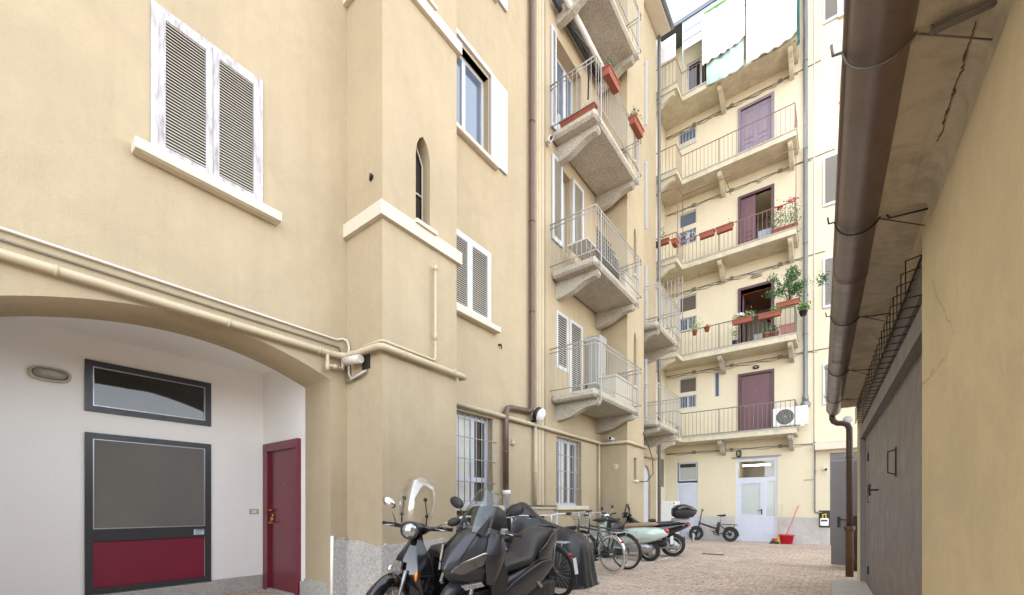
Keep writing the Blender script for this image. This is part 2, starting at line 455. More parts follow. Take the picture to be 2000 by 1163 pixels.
M['sheet'] = cloth('white awning cloth', lin((204, 204, 196)), .9, .1)
M['mint_cloth'] = cloth('mint cloth', lin((166, 190, 182)), .9, .1)
M['green_trim'] = cloth('green trim cloth', lin((140, 178, 132)), .9, .2)
M['teal_cloth'] = cloth('teal cloth', lin((60, 116, 112)), .9, .2)
M['cover'] = cloth('black vehicle cover', lin((38, 40, 45)), .38, .05, 3, .12)
M['matte_black'] = paint('satin graphite bodywork', lin((62, 63, 68)), .30, .35, .015, 1, coat=.2)
M['gloss_black'] = paint('gloss black bodywork', lin((20, 20, 22)), .16, .1, .05, 3, coat=.8)
M['seat'] = paint('black seat vinyl', lin((54, 52, 52)), .48, 0, .08, 5, bump=.15, bscale=200)
M['black_plastic'] = paint('black plastic', lin((42, 42, 43)), .55, 0, .08, 6, bump=.1, bscale=150)
M['tyre'] = paint('tyre rubber', lin((44, 43, 43)), .8, 0, .1, 8, bump=.3, bscale=60)
M['rim_dark'] = paint('dark rim', lin((52, 52, 54)), .35, .6, .05)
M['rim_silver'] = paint('silver rim', lin((186, 186, 186)), .28, .85, .05)
M['screen'] = glassm('scooter windscreen', (.975, .985, .98, 1), .035)
M['screen_milky'] = glassm('milky windscreen', (.95, .955, .95, 1), .10, .08)
M['dark_pipe'] = paint('dark brown downpipe', lin((74, 60, 54)), .45, .2, .1, 4)
M['screen_smoke'] = glassm('smoked windscreen', (.80, .83, .83, 1), .04)
M['lens'] = paint('headlight lens', lin((170, 174, 180)), .08, .8, .45, 30, bump=.5, bscale=45, coat=1)
M['lens_dark'] = paint('dark headlight lens', lin((96, 98, 102)), .08, .6, .25, 14, coat=1)
M['red_lens'] = paint('red lamp lens', lin((178, 24, 36)), .15, 0, .1, 20, coat=.8)
M['amber'] = paint('amber lens', lin((226, 138, 56)), .2, 0, .1, 20, coat=.8)
M['mint'] = paint('mint green bodywork', lin((194, 212, 200)), .2, 0, .02, 2, coat=.7)
M['brown_seat'] = paint('tan brown seat', lin((150, 124, 96)), .55, 0, .08)
M['bike_green'] = paint('dark green frame', lin((34, 58, 46)), .28, .1, .05, coat=.5)
M['bike_black'] = paint('black frame', lin((34, 38, 38)), .3, .1, .05, coat=.5)
M['bike_white'] = paint('mint white frame', lin((206, 224, 212)), .3, 0, .04, coat=.5)
M['bike_blue'] = paint('blue frame', lin((48, 62, 150)), .3, 0, .04, coat=.5)
M['tyre_cream'] = paint('cream tyre wall', lin((206, 202, 190)), .7, 0, .06)
M['wicker'] = paint('tan basket', lin((170, 140, 92)), .8, 0, .15, 30)
M['saddle'] = paint('black saddle', lin((40, 39, 40)), .5, 0, .08)
M['silver_tube'] = paint('silver tube', lin((178, 178, 176)), .3, .8, .05)
M['road_white'] = paint('white road paint', lin((216, 214, 208)), .7, 0, .06, 9, wear=lin((168, 150, 138)), wearamt=.25)
M['bucket_red'] = paint('red plastic', lin((202, 26, 52)), .4, 0, .04)
M['wood_red'] = paint('red handle', lin((206, 92, 84)), .5, 0, .05)
M['wood'] = paint('pale wood handle', lin((206, 186, 150)), .6, 0, .08)
M['yellow_plastic'] = paint('yellow plastic', lin((222, 190, 60)), .5, 0, .05)
M['cable'] = paint('grey cable', lin((120, 110, 98)), .6, 0, .06)
M['cable_and_dark_fill'] = paint('black cable and dark fill', lin((40, 38, 38)), .6, 0, .06)
M['room'] = plaster('dim room wall', lin((150, 142, 130)), .06, .1)
M['room_wood'] = paint('varnished wood', lin((128, 66, 38)), .4, 0, .12, 4)
M['roof'] = paint('dark roof edge', lin((78, 84, 94)), .5, .2, .08)
M['paleblue'] = paint('pale veranda panel', lin((178, 188, 204)), .45, 0, .04)
M['grid'] = paint('lattice plastic', lin((96, 92, 86)), .6, 0, .05)
M['sticker'] = paint('white sticker', lin((206, 218, 226)), .5, 0, .05)
M['sticker_blue'] = paint('blue sticker band', lin((60, 96, 128)), .5, 0, .05)
t_ = NT('fluorescent tube'); t_.b.inputs['Emission Color'].default_value = (1, .96, .88, 1); t_.b.inputs['Emission Strength'].default_value = 2.2; t_.base(lin((240, 236, 226))); M['tube'] = t_.m
# ================================================================ setting: ground, sky
g = MB()
g.quad((-120, -120, 0), (120, -120, 0), (120, 160, 0), (-120, 160, 0))
tag(g.build('ground', M['setts']), kind='structure')
pl = MB()
pl.box(-4.6, -3.22, 9.14, 9.21, -.02, .004); pl.box(-3.22, -3.14, 9.14, 10.75, -.02, .004)
tag(pl.build('parking_line', M['road_white']), 'worn white painted parking line bent around the scooters', 'painted line', kind='structure')
ap = MB(); ap.M = None
XW, XP, XO = -4.95, -4.23, -3.9
# ================================================================ tan apartment building
tan = thing('tan_apartment_building', 'tall tan rendered apartment house on the left with arched porch, stair turrets and concrete balconies', 'building', (XW, 5, 0), world=True)
F = FX(XW)
ZR = 17.3
# --- wall with arched recess
ARC, ARH, ATOP, ASAG = 1.56, 1.32, 3.025, .275
def arch(y): return ATOP - ASAG * ((y - ARC) / ARH) ** 2
ys = [ARC - ARH + 2 * ARH * i / 40 for i in range(41)]
w = MB(F)
wall(w, -9, 3.105, 0, ZR, [(ys[0], ys[-1], 0, 3.1, 0.0), (1.15, 2.095, 4.46, 5.775, .03)])
for i in range(40):
    a, b = ys[i], ys[i + 1]
    w.quad((a, 0, arch(a)), (b, 0, arch(b)), (b, 0, 3.1), (a, 0, 3.1))
    w.add([(a, 0, arch(a)), (b, 0, arch(b)), (b, -.6, arch(b)), (a, -.6, arch(a))], [(0, 1, 2, 3)], True)
for a in (ys[0], ys[-1]): w.quad((a, 0, 0), (a, 0, arch(a)), (a, -.6, arch(a)), (a, -.6, 0))
# pilaster (stair turret) 1 and 2 and the wall between
P1 = (3.105, 4.335); P2 = (10.45, 11.62)
PD = XP - XW
def turret(y0, y1, slits):
    f2 = lambda p: F(V((p.x, p.y + PD, p.z)))
    w.M = f2
    wall(w, y0, y1, 0, ZR, [(a, b, c, d, .17) for a, b, c, d, g_ in slits])
    for a, b, c, d, g_ in slits:
        if not g_: continue
        m = (a + b) / 2; n = 8
        for sgn, e in ((-1, a), (1, b)):
            pr = [(e, d - .30), (e + (m - e) * .06, d - .22), (e + (m - e) * .2, d - .14), (e + (m - e) * .5, d - .055), (m, d)]
            for q in range(4):
                (h1, z1), (h2, z2) = pr[q], pr[q + 1]
                w.quad((h1, 0, z1), (h2, 0, z2), (e if q < 4 else m, 0, z2) if q < 3 else (e, 0, d), (e, 0, z1))
                w.add([(h1, 0, z1), (h2, 0, z2), (h2, -.17, z2), (h1, -.17, z1)], [(0, 1, 2, 3)])
    w.M = F
    for y in (y0, y1): w.quad((y, 0, 0), (y, PD, 0), (y, PD, ZR), (y, 0, ZR))
S1 = [(3.605, 3.845, 4.775, 5.93, 1), (3.605, 3.845, 7.7, 8.85, 1), (3.605, 3.845, 10.6, 11.75, 1)]
S2 = [(10.88, 11.08, 1.9, 2.48, 0), (10.88, 11.08, 4.35, 5.78, 1), (10.88, 11.08, 7.25, 8.5, 1), (10.88, 11.08, 10.2, 11.4, 1)]
turret(*P1, S1); turret(*P2, S2)
OP2 = [(4.82, 5.93, 4.42, 5.72, .03), (4.83, 5.87, 7.36, 8.80, .16), (4.83, 5.87, 10.4, 11.85, .16),
       (4.78, 6.005, 1.22, 2.78, .20), (8.2, 9.36, 1.22, 2.76, .20),
       (8.2, 8.72, 4.28, 5.55, .06), (8.8, 9.42, 3.62, 5.56, .06),
       (8.42, 8.84, 7.0, 8.8, .22), (8.15, 9.35, 9.4, 11.6, .3), (8.15, 9.35, 12.45, 14.6, .3)]
wall(w, P1[1], P2[0], 0, ZR, OP2)
OP3 = [(13.42, 14.22, 0, 2.55, .12), (12.75, 13.5, 3.6, 5.6, .25), (12.75, 13.5, 6.35, 8.4, .25), (12.75, 13.5, 9.4, 11.5, .25), (12.75, 13.5, 12.5, 14.5, .25)]
wall(w, P2[1], 14.75, 0, ZR, OP3)
# far end, back and roof close the volume
w.quad((14.75, 0, 0), (14.75, -12, 0), (14.75, -12, ZR), (14.75, 0, ZR))
w.quad((-9, 0, 0), (-9, -12, 0), (-9, -12, ZR), (-9, 0, ZR))
w.quad((-9, -12, 0), (14.75, -12, 0), (14.75, -12, ZR), (-9, -12, ZR))
w.quad((-9, -12, ZR), (14.75, -12, ZR), (14.75, .02, ZR), (-9, .02, ZR))
w.mat = 1   # near-black boxes behind the openings; room dimness put into their colour
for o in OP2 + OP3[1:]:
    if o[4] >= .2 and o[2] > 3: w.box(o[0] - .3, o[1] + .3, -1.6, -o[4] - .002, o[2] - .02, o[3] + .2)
w.mat = 0
w.build('wall', [M['tan'], M['cable_and_dark_fill']], tan)
# --- eave
e = MB(F); e.box(-9, 14.9, -1, .45, ZR + .01, ZR + .16); e.mat = 1
e.tube([(-9, .5, ZR + .12), (14.95, .5, ZR + .12)], .075, 8)
e.build('eave', [M['trim'], M['grey_pipe']], tan)
# --- string courses round the turrets
def string(y0, y1, z0, z1):
    s = MB(F); d = .055
    s.box(y0 - d, y0 - .001, .0, PD + d, z0, z1); s.box(y0, y1, PD + .001, PD + d, z0, z1); s.box(y1 + .001, y1 + d, .0, PD + d, z0, z1)
    return s.build('string_course', M['trim'], tan)
string(*P1, 4.57, 4.735); string(*P1, 7.50, 7.655)
for (a, b, c, d, g_) in S1 + S2:
    s = MB(F); n = PD - .16
    s.box(a, b, n - .01, n + .012, c, c + .03)
    s.tube([(a + .012, n + .02, c), (a + .012, n + .02, d - .25), ((a + b) / 2, n + .02, d - .05), (b - .012, n + .02, d - .25), (b - .012, n + .02, c)], .013, 6)
    s.tube([(a, n + .02, c + (d - c) * .43), (b, n + .02, c + (d - c) * .43)], .012, 6)
    fr = s.build('lancet_window' if g_ else 'slit_window', M['trim'], tan)
    q = MB(F); q.quad((a - .03, n, c), (b + .03, n, c), (b + .03, n, d + .02), (a - .03, n, d + .02)); q.build('pane', M['dark_glass'], fr)
    if g_ or c < 2:
        q = MB(F); q.box(a - .05, b + .05, PD + .002, PD + (.085 if a < 5 else .05), c - .05, c - .002); q.build('sill', M['trim'], fr)
# --- roughcast plinth with a ragged top edge
def ragged(mb, a0, a1, top, n0, amp=.055):
    k = max(3, int((a1 - a0) / .04)); pts = [(a0, top + amp * noise.noise(V((a0 * 3, top, 0))))]
    for i in range(1, k + 1):
        a = a0 + (a1 - a0) * i / k; pts.append((a, top + amp * (noise.noise(V((a * 2.2, 1, 0))) + .6 * noise.noise(V((a * 9, 5, 0))))))
    for (p, z1), (q, z2) in zip(pts, pts[1:]):
        mb.prism([(p, n0, 0), (q, n0, 0), (q, n0, z2), (p, n0, z1)], (0, .022, 0))
s = MB(F)
ragged(s, 2.9, 3.08, .80, .001)
ragged(s, P1[0], P1[1] + .02, .76, PD + .001)
s.M = lambda p: V((XW + p.x, P1[0] - p.y, p.z)); ragged(s, 0, PD + .02, .76, .001)
s.M = F
ragged(s, P1[1], P2[0], .62, .001, .01)
ragged(s, P2[0], P2[1], .66, PD + .001, .01)
s.M = lambda p: V((XW + p.x, P2[0] - p.y, p.z)); ragged(s, 0, PD + .02, .66, .001, .01)
s.build('plinth', M['rough'], tan)
s = MB(F); s.tube([(2.893, .012, 0), (2.893, .012, .5), (2.897, .012, .84)], .02, 6)
s.M = None
for (cx, cz, sx, sz) in ():
    pts = [(cx + sx * cos(a) * (1 + .35 * sin(3 * a + cx)), P1[0] - .001, cz + sz * sin(a) * (1 + .3 * cos(2 * a))) for a in [2 * pi * i / 16 for i in range(16)]]
    s.prism(pts, (0, -.024, 0))
s.build('plaster_patch', M['white_wall'], tan)
# --- arched porch: white room behind the arch
w = MB()
w.quad((-6.8, -.1, 0), (-6.8, 2.89, 0), (-6.8, 2.89, 3.15), (-6.8, -.1, 3.15))
w.quad((-6.8, 2.89, 0), (-5.551, 2.89, 0), (-5.551, 2.89, 3.15), (-6.8, 2.89, 3.15))
w.quad((-6.8, -.1, 0), (-5.551, -.1, 0), (-5.551, -.1, 3.15), (-6.8, -.1, 3.15))
w.quad((-6.8, -.1, 3.15), (-5.551, -.1, 3.15), (-5.551, 2.89, 3.15), (-6.8, 2.89, 3.15))
for i in range(40):
    a, b = ys[i], ys[i + 1]
    w.quad((-5.551, a, arch(a)), (-5.551, b, arch(b)), (-5.551, b, 3.15), (-5.551, a, 3.15))
w.quad((-5.551, -.1, 0), (-5.551, ys[0], 0), (-5.551, ys[0], 3.15), (-5.551, -.1, 3.15))
w.build('porch_wall', M['white_wall'], tan)
s = MB(); s.box(-6.798, -6.765, -.1, .99, 0, .2); s.box(-6.798, -6.765, 2.222, 2.885, 0, .2); s.box(-6.798, -6.765, .99, 2.222, 0, .185)
s.box(-5.66, -5.556, 2.862, 2.888, 0, .22); s.box(-5.56, -5.0, 2.866, 2.879, 0, .26)
s.build('porch_skirting', M['granite'], tan)
# shop windows in the porch
F2 = FX(-6.8)
def shopwin(z0, z1, rail=None, y0=.99, y1=2.218):
    fr = MB(F2); t = .065; n = .03
    fr.box(y0, y0 + t, -.05, n, z0, z1); fr.box(y1 - t, y1, -.05, n, z0, z1)
    fr.box(y0 + t, y1 - t, -.05, n - .002, z1 - t, z1); fr.box(y0 + t, y1 - t, -.05, n - .002, z0, z0 + t)
    if rail: fr.box(y0 + t, y1 - t, -.05, n - .002, rail[0], rail[1])
    o = fr.build('shop_window', M['grey_frame'], tan)
    b = MB(F2); zz0 = rail[1] if rail else z0 + t; q = .012
    for (a, b2, c, d) in ((y0 + t, y1 - t, zz0, zz0 + q), (y0 + t, y1 - t, z1 - t - q, z1 - t), (y0 + t, y0 + t + q, zz0 + q, z1 - t - q), (y1 - t - q, y1 - t, zz0 + q, z1 - t - q)):
        b.box(a, b2, .0, .014, c, d)
    b.build('glazing_bead', M['alu'], o)
    return o
a = shopwin(2.288, 2.870)
s = MB(F2); s.box(1.06, 2.148, -.02, .004, 2.355, 2.80); s.build('pane', M['dark_glass'], a)
b = shopwin(.195, 2.045, (.80, .94))
s = MB(F2); s.box(1.06, 2.148, -.02, .004, .93, 1.975); s.build('pane', M['blind_glass'], b)
s = MB(F2); s.box(1.06, 2.148, -.03, .004, .26, .81); s.build('lower_panel', M['burgundy'], b)
s = MB(F2); s.box(2.02, 2.135, .029, .032, .83, .90); s.mat = 1; s.box(2.045, 2.13, .032, .0335, .882, .896); s.mat = 2
for i, (p, q) in enumerate(((2.03, 2.125), (2.03, 2.10), (2.04, 2.125), (2.03, 2.11))): s.box(p, q, .032, .0335, .868 - i * .010, .872 - i * .010)
s.build('sticker', [M['sticker'], M['sticker_blue'], M['cable']], b)
# red door in the porch side wall
F3 = FY(2.89)
d = MB(F3); d.box(-6.69, -6.55, -.02, .05, 0, 2.105); d.box(-5.75, -5.68, -.02, .05, 0, 2.105); d.box(-6.55, -5.75, -.02, .048, 1.99, 2.105)
dr = d.build('red_door', M['red_door'], tan)
d = MB(F3); d.box(-6.55, -5.75, -.02, .006, .03, 1.99); lf = d.build('door_leaf', M['red_door'], dr)
d = MB(F3); d.tube([(-6.46, .008, .975), (-6.46, .06, .975), (-6.34, .06, .975)], .011, 8); d.tube([(-6.46, .0, 1.02), (-6.46, .035, 1.02)], .028, 10)
d.tube([(-6.47, .008, 1.15), (-6.47, .05, 1.15), (-6.40, .05, 1.15)], .012, 8); d.ell((-6.44, .02, 1.07), .022, .016, .03); d.ell((-6.12, .01, 1.52), .012, .01, .012)
d.build('handle', M['brass'], lf)
d = MB(F3); d.box(-6.55, -5.75, -.02, .055, 0, .028); d.build('threshold', M['granite'], dr)

# --- shutters and windows
def leaf(F, a0, a1, z0, z1, n0, st=.085, bt=.10, tp=.085, pitch=.028, mats=('white_wood', 'slat'), parent=None, th=.04, mid=None, solid=False):
    s = MB(F)
    s.box(a0, a0 + st, n0, n0 + th, z0, z1); s.box(a1 - st, a1, n0, n0 + th, z0, z1)
    s.box(a0 + st, a1 - st, n0, n0 + th - .002, z0, z0 + bt); s.box(a0 + st, a1 - st, n0, n0 + th - .002, z1 - tp, z1)
    if mid: s.box(a0 + st, a1 - st, n0, n0 + th - .002, mid, mid + .04)
    s.mat = 1
    if solid: s.box(a0 + st, a1 - st, n0 + .01, n0 + th - .012, z0 + bt, z1 - tp)
    else:
        k = int((z1 - tp - z0 - bt) / pitch); t = pitch * .32
        for i in range(k):
            z = z0 + bt + (i + .35) * (z1 - tp - z0 - bt) / k
            s.prism([(a0 + st, n0 + th - .004, z), (a0 + st, n0 + th - .004, z + t), (a0 + st, n0 + .004, z + t + .030), (a0 + st, n0 + .004, z + .030)], (a1 - a0 - 2 * st, 0, 0))
    return s.build('shutter', [M[mats[0]], M[mats[1]]], parent)
def sill(F, a0, a1, z0, z1, d, parent, mat='trim'):
    s = MB(F); s.rbox(a0, a1, -.02, d, z0, z1, .006); s.box(a0 + .05, a1 - .05, d - .035, d - .025, z0 - .006, z0 + .001)
    return s.build('sill', M[mat], parent)
def window(F, a0, a1, z0, z1, nd, cols=2, fm='white_paint', gm='dark_glass', t=.055, parent=None, mid=None, name='window'):
    s = MB(F); n = -nd
    s.box(a0, a0 + t, n - .04, n + .012, z0, z1); s.box(a1 - t, a1, n - .04, n + .012, z0, z1)
    s.box(a0 + t, a1 - t, n - .04, n + .01, z0, z0 + t); s.box(a0 + t, a1 - t, n - .04, n + .01, z1 - t, z1)
    for i in range(1, cols):
        c = a0 + (a1 - a0) * i / cols; s.box(c - t * .7, c + t * .7, n - .04, n + .014, z0 + t, z1 - t)
    if mid: s.box(a0 + t, a1 - t, n - .04, n + .009, mid - t * .5, mid + t * .5)
    o = s.build(name, M[fm], parent)
    g = MB(F); g.box(a0 + t * .5, a1 - t * .5, n - .034, n - .012, z0 + t * .5, z1 - t * .5); g.build('pane', M[gm], o)
    return o
def backing(F, a0, a1, z0, z1, n, parent):
    s = MB(F); s.box(a0, a1, n - .01, n, z0, z1); return s.build('pane', M['slat_gap_shade'], parent)  # matte sheet, no glass: darkness between the slats put into its colour
# big window over the arch
s = MB(F); s.box(1.15, 1.20, -.02, .018, 4.40, 5.775); s.box(2.06, 2.095, -.02, .018, 4.40, 5.775); s.box(1.2, 2.06, -.02, .016, 5.735, 5.775)
bw = s.build('shuttered_window', M['white_wood'], tan)
leaf(F, 1.20, 1.628, 4.41, 5.735, -.02, .055, .10, .06, .0285, parent=bw)
leaf(F, 1.632, 2.06, 4.41, 5.735, -.02, .055, .10, .06, .0285, parent=bw)
backing(F, 1.15, 2.095, 4.40, 5.775, -.024, bw)
sill(F, 1.015, 2.245, 4.30, 4.398, .13, bw)
# lower window beside the turret
s = MB(F); s.box(4.82, 4.86, -.02, .018, 4.42, 5.72); s.box(5.89, 5.93, -.02, .018, 4.42, 5.72); s.box(4.86, 5.89, -.02, .016, 5.68, 5.72)
lw = s.build('shuttered_window', M['white_paint'], tan)
leaf(F, 4.86, 5.373, 4.43, 5.68, -.02, .06, .10, .06, .035, ('white_paint', 'slat'), lw); leaf(F, 5.377, 5.89, 4.43, 5.68, -.02, .06, .10, .06, .035, ('white_paint', 'slat'), lw)
backing(F, 4.82, 5.93, 4.42, 5.72, -.024, lw); sill(F, 4.75, 6.08, 4.325, 4.418, .13, lw)
# upper windows with open shutters
for zb, zt in ((7.36, 8.80), (10.4, 11.85)):
    o = window(F, 4.83, 5.87, zb, zt, .12, 2, 'white_paint', 'blue_glass', .06, tan)
    leaf(F, 5.905, 6.37, zb + .02, zt + .12, .012, .05, .06, .06, .035, ('white_paint', 'plastic_white'), o, .035, zb + .35, True)
    leaf(F, 4.37, 4.80, zb + .02, zt + .12, .012, .05, .06, .06, .035, ('white_paint', 'plastic_white'), o, .035, zb + .35, True)
    sill(F, 4.75, 6.08, zb - .075, zb - .002, .10, o)
    s = MB(F); s.box(4.75, 5.93, .0, .045, zt + .06, zt + .14); s.mat = 1; s.box(4.83, 5.87, -.10, -.004, zt + .0, zt + .003); s.build('lintel_trim', [M['white_paint'], M['grey_pipe']], o)
# ground floor barred windows
for k, (a0, a1, cols) in enumerate(((4.78, 6.005, 3), (8.2, 9.36, 3))):
    o = window(F, a0, a1, 1.22, 2.78 if k == 0 else 2.76, .15, cols, 'lilac_white', 'dark_glass' if k == 0 else 'mauve_glass', .075, tan, 1.68 if k == 0 else None, 'barred_window')
    s = MB(F); nb = 9
    for i in range(nb):
        y = a0 + .03 + (a1 - a0 - .06) * i / (nb - 1); s.tube([(y, .012, 1.25), (y, .012, 2.74)], .0085, 6)
    for z in (1.62, 2.0, 2.36): s.tube([(a0 - .02, .012, z), (a1 + .05, .012, z)], .009, 6)
    for z in (1.27, 1.62, 2.0, 2.36): s.tube([(a1 - .01, .012, z), (a1 + .05, .012, z), (a1 + .05, -.01, z)], .009, 6)
    s.build('window_grille', M['rail_white'], o)
    sill(F, a0 - .1, a1 + .22, 1.13, 1.218, .10, o)
    s = MB(F); s.box(a0 + .48, a0 + (.88 if k == 0 else .60), -.158, -.155, 1.3, 2.7); s.build('curtain', M['sheet'], o)
s = MB(F); s.box(6.9, 8.15, .0, .03, 1.15, 1.21); s.mat = 1; s.box(6.9, 8.15, .0, .06, 1.211, 1.225); s.build('ledge', [M['trim'], M['grey_frame']], tan)
s = MB(F); s.box(6.45, 6.6, 0, .012, 1.02, 1.15); s.box(8.17, 8.23, 0, .02, .7, 1.12); s.build('wall_panel', M['lilac_white'], tan)
# shuttered balcony openings
s = MB(F); s.box(8.2, 8.72, -.05, -.03, 4.28, 5.55); o = s.build('balcony_window', M['slat_gap_shade'], tan)  # near-black board behind the slats, painted as shade
leaf(F, 8.2, 8.72, 4.28, 5.55, -.028, .06, .08, .06, .05, ('white_paint', 'slat'), o)
s = MB(F); s.box(8.8, 9.42, -.05, -.03, 3.62, 5.56); o = s.build('balcony_door', M['slat_gap_shade'], tan)  # same board painted as shade behind the door louvres
leaf(F, 8.8, 9.42, 3.63, 5.56, -.028, .07, .12, .06, .05, ('white_paint', 'slat'), o)
o = window(F, 8.42, 8.84, 7.0, 8.8, .18, 1, 'white_paint', 'mauve_glass', .06, tan, None, 'balcony_window')
leaf(F, 7.98, 8.40, 7.0, 8.85, .012, .06, .1, .06, .05, ('white_paint', 'slat'), o); leaf(F, 8.88, 9.40, 7.2, 8.85, .012, .06, .1, .06, .05, ('white_paint', 'slat'), o)
for z0, z1 in ((9.42, 11.6), (12.47, 14.6)):
    o = window(F, 8.15, 9.35, z0, z1, .24, 3, 'white_paint', 'blue_glass', .07, tan, None, 'balcony_door')
    leaf(F, 7.95, 8.13, z0, z1, .012, .04, .1, .06, .06, ('white_paint', 'slat'), o)
for z0, z1 in ((3.6, 5.6), (6.35, 8.4), (9.4, 11.5), (12.5, 14.5)):
    o = window(F, 12.75, 13.5, z0, z1, .2, 2, 'white_paint', 'mauve_glass', .06, tan, None, 'balcony_door')
    G = lambda p: V((XW + p.x, 12.72 - p.y, p.z))
    leaf(G, .02, .42, z0 + .1, z1, .0, .05, .1, .06, .06, ('lilac_white', 'slat'), o)
# arched white side door
s = MB(F); zt = 2.55
pts = [(13.44, -.10, .02)] + [(13.82 + .38 * cos(a), -.10, 2.15 + .38 * sin(a)) for a in [pi - pi * i / 14 for i in range(15)]] + [(14.20, -.10, .02)]
s.prism(pts, (0, .03, 0)); o = s.build('arched_side_door', M['white_paint'], tan)
s = MB(F)
for sg in (-1, 1):
    q = [(13.82 + sg * .385, -.065, 2.15)] + [(13.82 + sg * .385 * cos(a), -.065, 2.15 + .385 * sin(a)) for a in [pi / 2 * i / 8 for i in range(9)]] + [(13.82, -.065, 2.56), (13.82 + sg * .405, -.065, 2.56)]
    s.prism(q, (0, .06, 0))
s.build('arch_spandrel', M['tan'], o)

# --- balconies
def scroll(F, a, zb, dep, th=.16, mat='concrete', parent=None, drop=.36):
    k = drop / .36
    pr = [(0, zb), (dep - .07, zb), (dep - .05, zb - .09 * k), (dep - .10, zb - .13 * k), (dep * .80, zb - .135 * k), (dep * .66, zb - .16 * k), (dep * .52, zb - .22 * k), (dep * .38, zb - .29 * k), (dep * .24, zb - .33 * k), (dep * .1, zb - .35 * k), (0, zb - .36 * k)]
    s = MB(F); s.prism([(a - th / 2, n, z) for n, z in pr], (th, 0, 0))
    return s.build('bracket', M[mat], parent)
def rail_run(s, pts, z0, h, step=.108, rb=.007, top=.013, low=.07, second=True):
    """railing along a polyline in local wall coordinates"""
    for p, q in zip(pts, pts[1:]):
        p = V(p); q = V(q); L = (q - p).length; n = max(2, round(L / step))
        for i in range(n + 1):
            c = p + (q - p) * i / n
            s.tube([(c.x, c.y, z0 + low), (c.x, c.y, z0 + h)], rb, 5, caps=False)
    for z, r in ((z0 + h, top), (z0 + low, top * .8)) + (((z0 + h - .09, top * .7),) if second else ()):
        s.tube([(p[0], p[1], z) for p in pts], r, 6)
def balcony(y0, y1, zt, parent=tan, yb=None, label=None):
    dep = XO - XW; th = .17
    s = MB(F); s.rbox(y0, y1, .001, dep, zt - th, zt, .045)
    o = s.build('balcony', M['concrete'], parent)
    if label: o['label'] = label
    for yy in (yb or (y0 + .30, y1 - .20)): scroll(F, yy, zt - th - .001, dep, parent=o)
    s = MB(F); e = .035
    rail_run(s, [(y0 - e, .0), (y0 - e, dep + e), (y1 + e, dep + e), (y1 + e, .0)], zt, .97)
    for yy in (y0 + .18, y1 - .14):
        s.box(yy - .02, yy + .02, dep + e + .005, dep + e + .017, zt - .27, zt + .97); s.box(yy - .012, yy + .012, dep - .02, dep + e + .005, zt - .21, zt - .185); s.box(yy - .012, yy + .012, dep - .02, dep + e + .005, zt - .25, zt - .235)
    s.build('railing', M['rail_white'], o)
    return o
for z in (3.62, 6.30, 9.30, 12.36): balcony(7.97, 10.40, z)
for z in (3.58, 6.28): balcony(11.72, 13.75, z)
# ================================================================ yellow apartment building at the end of the court
YW, YF, XV = 16.7, 15.8, -5.25
ye = thing('yellow_apartment_building', 'pale yellow gallery house closing the courtyard, with five levels of walkway balconies', 'building', (-2.5, YW, 0), world=True)
F = FY(YW); FWG = FX(XV)
ZY = 18.45
LV = [3.63, 6.51, 9.75, 12.76, 15.70]
w = MB(F)
DX = (-2.66, -1.75)
OPY = [(-2.82, -1.58, .03, 2.85, 1.6), (-4.80, -4.08, .02, 2.84, .10), (-.18, .95, 0, 2.87, .15)]
for i, z in enumerate(LV[:4]):
    OPY.append((DX[0], DX[1], z + .02, (5.70, 8.66, 11.84, 14.90)[i], (.12, 2.0, 1.6, .1)[i]))
WU = [(5.43, 5.99), (8.45, 9.03), (11.62, 12.13), (14.76, 15.17)]; WL = [(4.86, 5.32), (7.75, 8.22), (10.93, 11.45)]
for a, b in WU: OPY.append((-4.74, -4.12, a, b, .10))
for a, b in WL: OPY.append((-4.74, -4.12, a, b, .10))
OPY.append((-3.51, -3.35, 5.12, 6.0, .08)); OPY.append((-4.45, -3.5, 16.6, 17.6, .1))
SH = [(4.42, 5.66), (7.43, 8.95), (10.6, 12.1), (13.72, 15.18), (16.32, 17.7)]
for a, b in SH: OPY.append((.10, .95, a, b, .16))
wall(w, XV, 9.0, 0, ZY, OPY)
# room shells behind the open doors
w.mat = 1
for (x0, x1, z0, z1) in ((DX[0], DX[1], LV[1], 8.66), (DX[0], DX[1], LV[2], 11.84), (-2.82, -1.58, .03, 2.85)):
    n = -1.6 if z0 != LV[1] else -2.0
    w.quad((x0, n, z0), (x1, n, z0), (x1, n, z1), (x0, n, z1))
w.mat = 0
w.M = None
w.quad((XV, 14.75, 0), (XV, YW, 0), (XV, YW, ZY), (XV, 14.75, ZY))
w.quad((-9, 14.752, 0), (XV, 14.752, 0), (XV, 14.752, ZY), (-9, 14.752, ZY)); w.quad((XV, 14.752, ZY), (XV, 26, ZY), (-9, 26, ZY), (-9, 14.752, ZY))
w.quad((XV, YW, ZY), (9, YW, ZY), (9, 26, ZY), (XV, 26, ZY)); w.quad((9, YW, 0), (9, 26, 0), (9, 26, ZY), (9, YW, ZY)); w.quad((-9, 26, 0), (9, 26, 0), (9, 26, ZY), (-9, 26, ZY)); w.quad((-9, 14.752, 0), (-9, 26, 0), (-9, 26, ZY), (-9, 14.752, ZY))
w.build('wall', [M['yellow'], M['room']], ye)
for x0, x1 in ((-4.06, -2.85), (-1.56, -.2)):
    s = MB(F); s.box(x0, x1, .0005, .008, 0, .86); s.build('grey_dado', M['apron'], ye)
s = MB(F); s.box(-2.95, -1.45, -.1, .10, 0, .028); s.box(-4.9, -4.0, -.05, .06, 0, .1); s.build('doorstep', M['apron'], ye)
